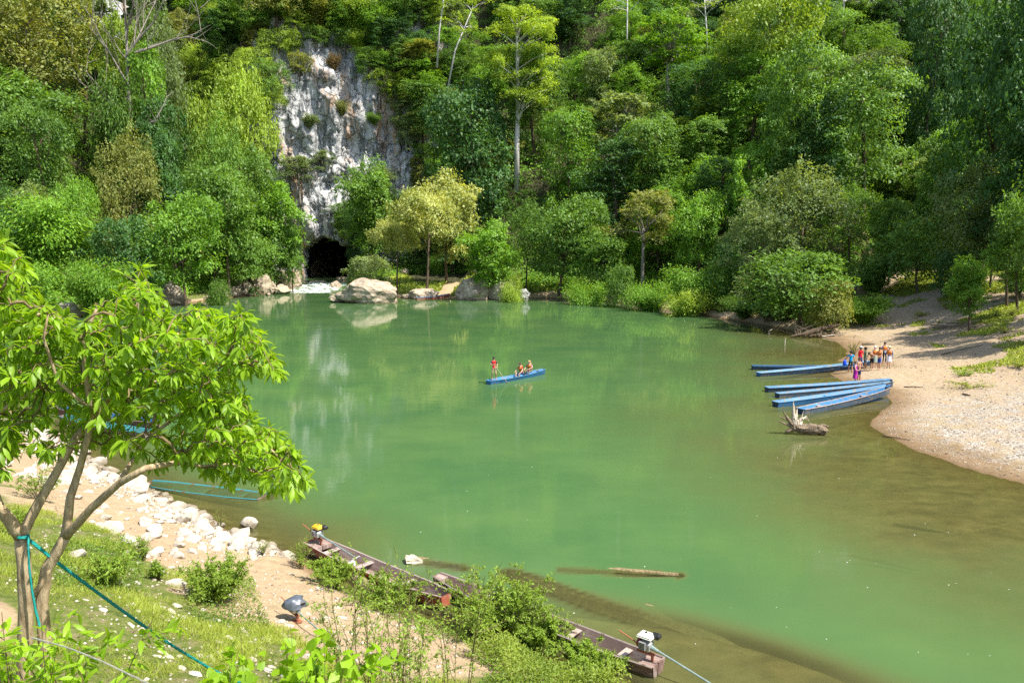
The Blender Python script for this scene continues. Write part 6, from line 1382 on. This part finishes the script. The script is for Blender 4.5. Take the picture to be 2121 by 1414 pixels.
rope('rope', 'grey rope crossing the bottom left corner', [P(60, 1318, 5.6), P(140, 1340, 5.5), P(210, 1368, 5.4), P(310, 1416, 5.3), P(380, 1450, 5.2)], .0055, greyr)

def Ht(px, top, d): return float(P(px, top, d)[2] - at_d(px, d)[2])
def gp(px, py, d=None):
    if d is None: return hit(px, py)
    p = P(px, py, d); return p
def at_d(px, d):   # ground under a column of the photograph, d metres away
    x = float(P(px, 1200, d)[0]); return np.array([x, d, float(gz(x, d))])
shrub('heart_leaf_shrub', 'shrub with large drooping heart-shaped leaves at the bottom edge', at_d(665, 6.2), Ht(665, 1205, 6.2), 1.7, 22, LEAF_HEART, .105, 70, 'heart', 3, droop=.1, side=4, parts=150, r0=.008)
shrub('heart_leaf_shrub', 'second heart-leaved shrub reaching up at the bottom edge, taller and left of the thin stems', at_d(590, 6.6), Ht(590, 1180, 6.6), .9, 12, LEAF_HEART, .105, 60, 'heart', 9, droop=.08, side=3, parts=50, r0=.010)
shrub('heart_leaf_shrub', 'yellow-green leafy shoots at the bottom edge left of the heart-leaved shrub', at_d(405, 6.2), Ht(405, 1255, 6.2), 1.2, 12, LEAF_HEART, .10, 55, 'heart', 4, droop=.2, side=3, parts=60, r0=.008)
shrub('leafy_sapling', 'leafy sapling at the foot of the forked trunks', at_d(110, 6.1), Ht(110, 1150, 6.1), 1.6, 20, LEAF_N, .14, 75, 'near', 5, droop=.2, side=3, parts=80)
shrub('leafy_sapling', 'leafy shoots cut by the left edge near the bottom', at_d(10, 5.9), Ht(10, 1060, 5.9), 1.4, 14, LEAF_N, .13, 60, 'near', 6, droop=.2, side=3, parts=40)
shrub('leafy_sapling', 'low broad-leaved shoots at the bottom, right of the forked trunks', at_d(215, 5.8), Ht(215, 1215, 5.8), 1.2, 12, LEAF_N, .13, 55, 'near', 8, droop=.3, side=2, parts=20)
# thin upright wands with small leaves
for i, (px, d, top, w, n, lb) in enumerate(((770, 11.0, 1075, 1.4, 6, 'thin upright shrub with tall wands of tiny leaves, left of the tangled bush'), (830, 12.0, 1105, 1.9, 7, 'thin upright shrub with arching wands beside the sunken log butt'), (865, 10.5, 1150, 1.7, 6, 'spindly shrub with bare dark stems at the bottom centre'),
                                        (700, 13.5, 1150, 1.3, 5, 'spindly shrub in front of the short brown log'), (940, 12.8, 1120, 1.9, 6, 'slanting shrub with sprays pointing right'))):
    b = at_d(px, d); H = float(P(px, top, d)[2] - b[2]); shrub('wand_shrub', lb, b, H, w, n, LEAF_S, .066, 230, 'bush', 20 + i, droop=.05, upright=.35, side=9, r0=.012)
def px_shrub(name, label, px, base, top, w, n, leaf, nleaf, mat, seed, **k):
    b = hit(px, base); d = b[1]; H = float(P(px, top, d)[2] - b[2]); return shrub(name, label, b, H * 1.08, w / F_PX * d * 1.25, n, LEAF_S, leaf, nleaf, mat, seed, **k)
px_shrub('tangled_bush', 'tangled bush with twiggy top leaning over the longtail boats', 1035, 1322, 1185, 297, 51, 0.089, 240, 'bush', 31, side=7, r0=.016, droop=.15)
px_shrub('tangled_bush', 'lower part of the tangled bush towards the near boat', 1120, 1352, 1275, 220, 37, 0.084, 208, 'bush', 32, side=6, droop=.2)
px_shrub('bank_bush', 'leafy bush covering the middle of the near boat', 1225, 1398, 1335, 253, 40, 0.089, 192, 'bush', 33, side=5, droop=.3)
px_shrub('bank_bush', 'bush beside the short log, in front of the yellow-engine boat', 690, 1215, 1150, 165, 34, 0.079, 176, 'bush', 34, side=5, droop=.25)
px_shrub('bank_bush', 'bush hiding the middle of the yellow-engine boat', 800, 1262, 1190, 209, 37, 0.079, 176, 'bush', 35, side=5, droop=.2)
px_shrub('bank_bush', 'twiggy bush left of the yellow engine', 625, 1178, 1110, 85, 14, .06, 70, 'bush', 36, side=5, droop=.1)
px_shrub('slope_bush', 'feathery dark green bush in the middle of the near slope', 452, 1248, 1150, 187, 44, 0.089, 192, 'bush', 37, side=6, droop=.15)
px_shrub('slope_bush', 'small bush on the sand edge above the feathery one', 300, 1160, 1105, 80, 14, .06, 90, 'bush', 38, side=5)
px_shrub('slope_bush', 'broad-leaved weeds right of the forked trunks', 225, 1215, 1130, 150, 26, .11, 60, 'bush', 39, side=4, droop=.35)
px_shrub('slope_bush', 'weeds in the grass between the trunks and the feathery bush', 330, 1200, 1150, 90, 14, .08, 70, 'bush', 40, side=4, droop=.3)
px_shrub('slope_bush', 'grey-green weeds on the sand at the left edge', 85, 1035, 965, 130, 18, .08, 80, 'bush', 41, side=5)
px_shrub('slope_bush', 'leafy tuft behind the left trunk', 30, 1110, 1050, 100, 14, .09, 60, 'bush', 42, side=4)
px_shrub('beach_shrub', 'sparse pale shrub on the sand beside the people', 1767, 735, 703, 55, 16, .09, 26, 'olive', 43, side=3, r0=.03)
px_shrub('shore_weed', 'small weed growing from the white stones at the water edge', 455, 1095, 1045, 30, 6, .05, 40, 'bush', 44, side=3)
px_shrub('shore_weed', 'small weed at the water edge left of the yellow engine', 545, 1150, 1105, 40, 8, .05, 40, 'bush', 45, side=3)
for i, (px, b_, t_, w, mt, lb) in enumerate(((2010, 803, 785, 90, 'grass', 'round green tussock on the open sand at the right'), (2000, 778, 764, 55, 'bush', 'smaller tussock behind the round one on the sand'), (1960, 640, 618, 30, 'bush', 'little weed below the small bright tree'), (2060, 660, 630, 30, 'bush', 'little weed right of the small bright tree'),
    (2095, 655, 628, 36, 'grass', 'leafy weed in the shade at the right edge of the beach'), (1905, 655, 640, 50, 'grass', 'low green patch at the left of the upper beach'), (2080, 690, 668, 60, 'grass', 'green tuft on the bank right of the poles'), (2110, 760, 745, 50, 'grass', 'green tuft in the tree shade at the right edge'))):
    px_shrub('tussock', lb, px, b_, t_, w, 26, .14, 16, mt, 60 + i, side=2, droop=.4, upright=0, cat='plant')
# red-tinged ground cover along the near boat
def cover(name, polys, n, xr, yr, h, leaf, mat, seed, tpl=LEAF_S, lim=60000, up=.5):
    p = px_points(polys, n, xr, yr, seed)[:lim]; r = np.random.default_rng(seed); m = len(p); cl = fbm(p * [1.5, 1.5, 0] + 3, seed, 3)
    p = p + np.c_[r.normal(size=(m, 2)) * .03, r.random(m) ** 1.3 * h * np.clip(.7 + cl * .8, .15, 1.8)]; ax = nrm(r.normal(size=(m, 3)) * [1, 1, .5] + [0, 0, up]); tn = np.clip(.35 + .35 * cl + .5 * (r.random(m) - .4), 0, 1)
    tag(obj(name, leaf_mesh(name, tpl, p, ax, np.array([0, -.3, 1.]) + r.normal(size=(m, 3)) * .5, leaf * r.uniform(.6, 1.3, m), tn, L[mat])), kind='stuff'); return m
cover('red_leaf_ground_cover', [[(1010, 1345), (1120, 1330), (1250, 1350), (1290, 1395), (1400, 1414), (1400, 1440), (980, 1440), (1040, 1395), (960, 1360)]], 140000, (-2, 6), (10, 24), .50, .085, 'red', 1, lim=40000)
cover('bank_weeds', [[(380, 1180), (520, 1200), (560, 1300), (400, 1290)], [(100, 1120), (290, 1120), (300, 1230), (120, 1220)], [(900, 1290), (1000, 1320), (1120, 1335), (1280, 1380), (1200, 1390), (1040, 1360), (900, 1320)], [(640, 1160), (760, 1200), (900, 1260), (980, 1310), (900, 1320), (760, 1260), (660, 1200)]], 160000, (-12, 6), (10, 26), .30, .07, 'bush', 2, lim=42000)
# grass
def grass():
    r = np.random.default_rng(31); n = 900000; x = r.uniform(-16, 6, n); y = 4.5 + 30 * r.random(n) ** 1.1; z = gz(x, y)
    i = np.clip(np.searchsorted(XS, x) - 1, 0, nx - 2); j = np.clip(np.searchsorted(YS, y) - 1, 0, ny - 2); v = VEG[j, i]; dep = y * cp - (z - EYE) * sp_; px = CX + F_PX * x / dep; py = CY - F_PX * (y * sp_ + (z - EYE) * cp) / dep
    cl = fbm(np.c_[x * 1.1, y * 1.1, 0 * x], 9, 3); ok = (v > .35) & (px > -80) & (px < 1500) & (py < 1520) & (z > .1) & (r.random(n) < np.clip(.5 + cl * .8, .05, 1)); x, y, z, cl = x[ok][:150000], y[ok][:150000], z[ok][:150000], cl[ok][:150000]; m = len(x)
    p = np.c_[x, y, z - .01]; ax = nrm(r.normal(size=(m, 3)) * [.7, .7, 0] + [0, 0, .75]); sz = (.06 + .10 * r.random(m)) * (1 + .5 * cl)
    tag(obj('grass', leaf_mesh('grass', BLADE, p, ax, r.normal(size=(m, 3)) * [1, 1, .3] + [0, -.6, .3], sz, np.clip(.45 + .3 * cl + .5 * (r.random(m) - .5), 0, 1), L['grass'])), kind='stuff')
    # tall blades in the bottom left corner
    m = 2600; x = r.uniform(-4.6, -2.2, m); y = r.uniform(4.6, 6.4, m); k = x / y; ok = (k < -.55 + .06 * r.normal(size=m)); x, y = x[ok], y[ok]; m = len(x); z = gz(x, y); ax = nrm(np.c_[r.normal(size=(m, 2)) * .38, np.ones(m)])
    tag(obj('tall_grass', leaf_mesh('tall_grass', (BLADE[0] * [1, .28, 1.6], BLADE[1]), np.c_[x, y, z], ax, nrm(r.normal(size=(m, 3))), r.uniform(.9, 1.75, m), r.random(m), L['grass'])), kind='stuff')
grass()
def far_grass():
    r = np.random.default_rng(32); n = 60000; x = r.uniform(-36, 45, n); y = r.uniform(85, 182, n); z = gz(x, y); s_, w_ = shore(x, y); i = np.clip(np.searchsorted(XS, x) - 1, 0, nx - 2); j = np.clip(np.searchsorted(YS, y) - 1, 0, ny - 2)
    ok = (VEG[j, i] > .6) & (s_ > .8) & (s_ < 40) & ((w_[:, 1] < .5)) & (HILL[j, i] < .6); x, y, z = x[ok], y[ok], z[ok]; m = len(x); ax = nrm(r.normal(size=(m, 3)) * [.5, .5, 0] + [0, 0, 1]); cl = fbm(np.c_[x / 3, y / 3, 0 * x], 2, 2)
    tag(obj('bank_grass', leaf_mesh('bank_grass', LEAF_Q, np.c_[x, y, z], ax, r.normal(size=(m, 3)) + [0, -1, .4], .75 * r.uniform(.5, 1.2, m), np.clip(.55 + .4 * cl + .3 * (r.random(m) - .5), 0, 1), L['grass'])), kind='stuff')
far_grass()
def beach_turf():
    r = np.random.default_rng(36); n = 500000; x = r.uniform(24, 75, n); y = r.uniform(50, 105, n); s_, w_ = shore(x, y); cl = fbm(np.c_[x / 3.2, y / 3.2, 0 * x], 41, 4); z = gz(x, y)
    dep = y * cp - (z - EYE) * sp_; px = CX + F_PX * x / dep; fine_ = fbm(np.c_[x * 1.2, y * 1.2, 0 * x], 43, 2)
    ok = (w_[:, 1] > .6) & (s_ > 7) & (px < 2150) & (cl + .035 * (s_ - 13) + .35 * fine_ > .16) & (r.random(n) < .55); x, y, z, cl = x[ok][:90000], y[ok][:90000], z[ok][:90000], cl[ok][:90000]; m = len(x)
    tag(obj('beach_turf', leaf_mesh('beach_turf', LEAF_S, np.c_[x, y, z], nrm(r.normal(size=(m, 3)) * [.9, .9, 0] + [0, 0, .7]), r.normal(size=(m, 3)) + [0, -.6, .5], r.uniform(.10, .32, m), np.clip(.4 + .3 * cl + .4 * (r.random(m) - .5), 0, 1), L['grass'])), kind='stuff')
beach_turf()
# flecks of foam and fallen leaves drifting on the water
r = np.random.default_rng(4); ac = Acc()
for i in range(70):
    px, py = r.uniform(500, 2100), 640 + 760 * r.random() ** .8; q = G(px, py, .006)
    if gz(q[0], q[1]) > -.2: continue
    s = r.uniform(.008, .02); an = r.uniform(0, 6.28); ac.add([(q[0] + math.cos(an + t) * s * (1 + .5 * math.cos(3 * t)), q[1] + math.sin(an + t) * s, .006) for t in (0, 1.2, 2.4, 3.8, 5.1)], [(0, 1, 2, 3, 4)])
tag(ac.build('floating_flecks', plain('pale_fleck', (.8, .8, .72), .8)), kind='stuff')
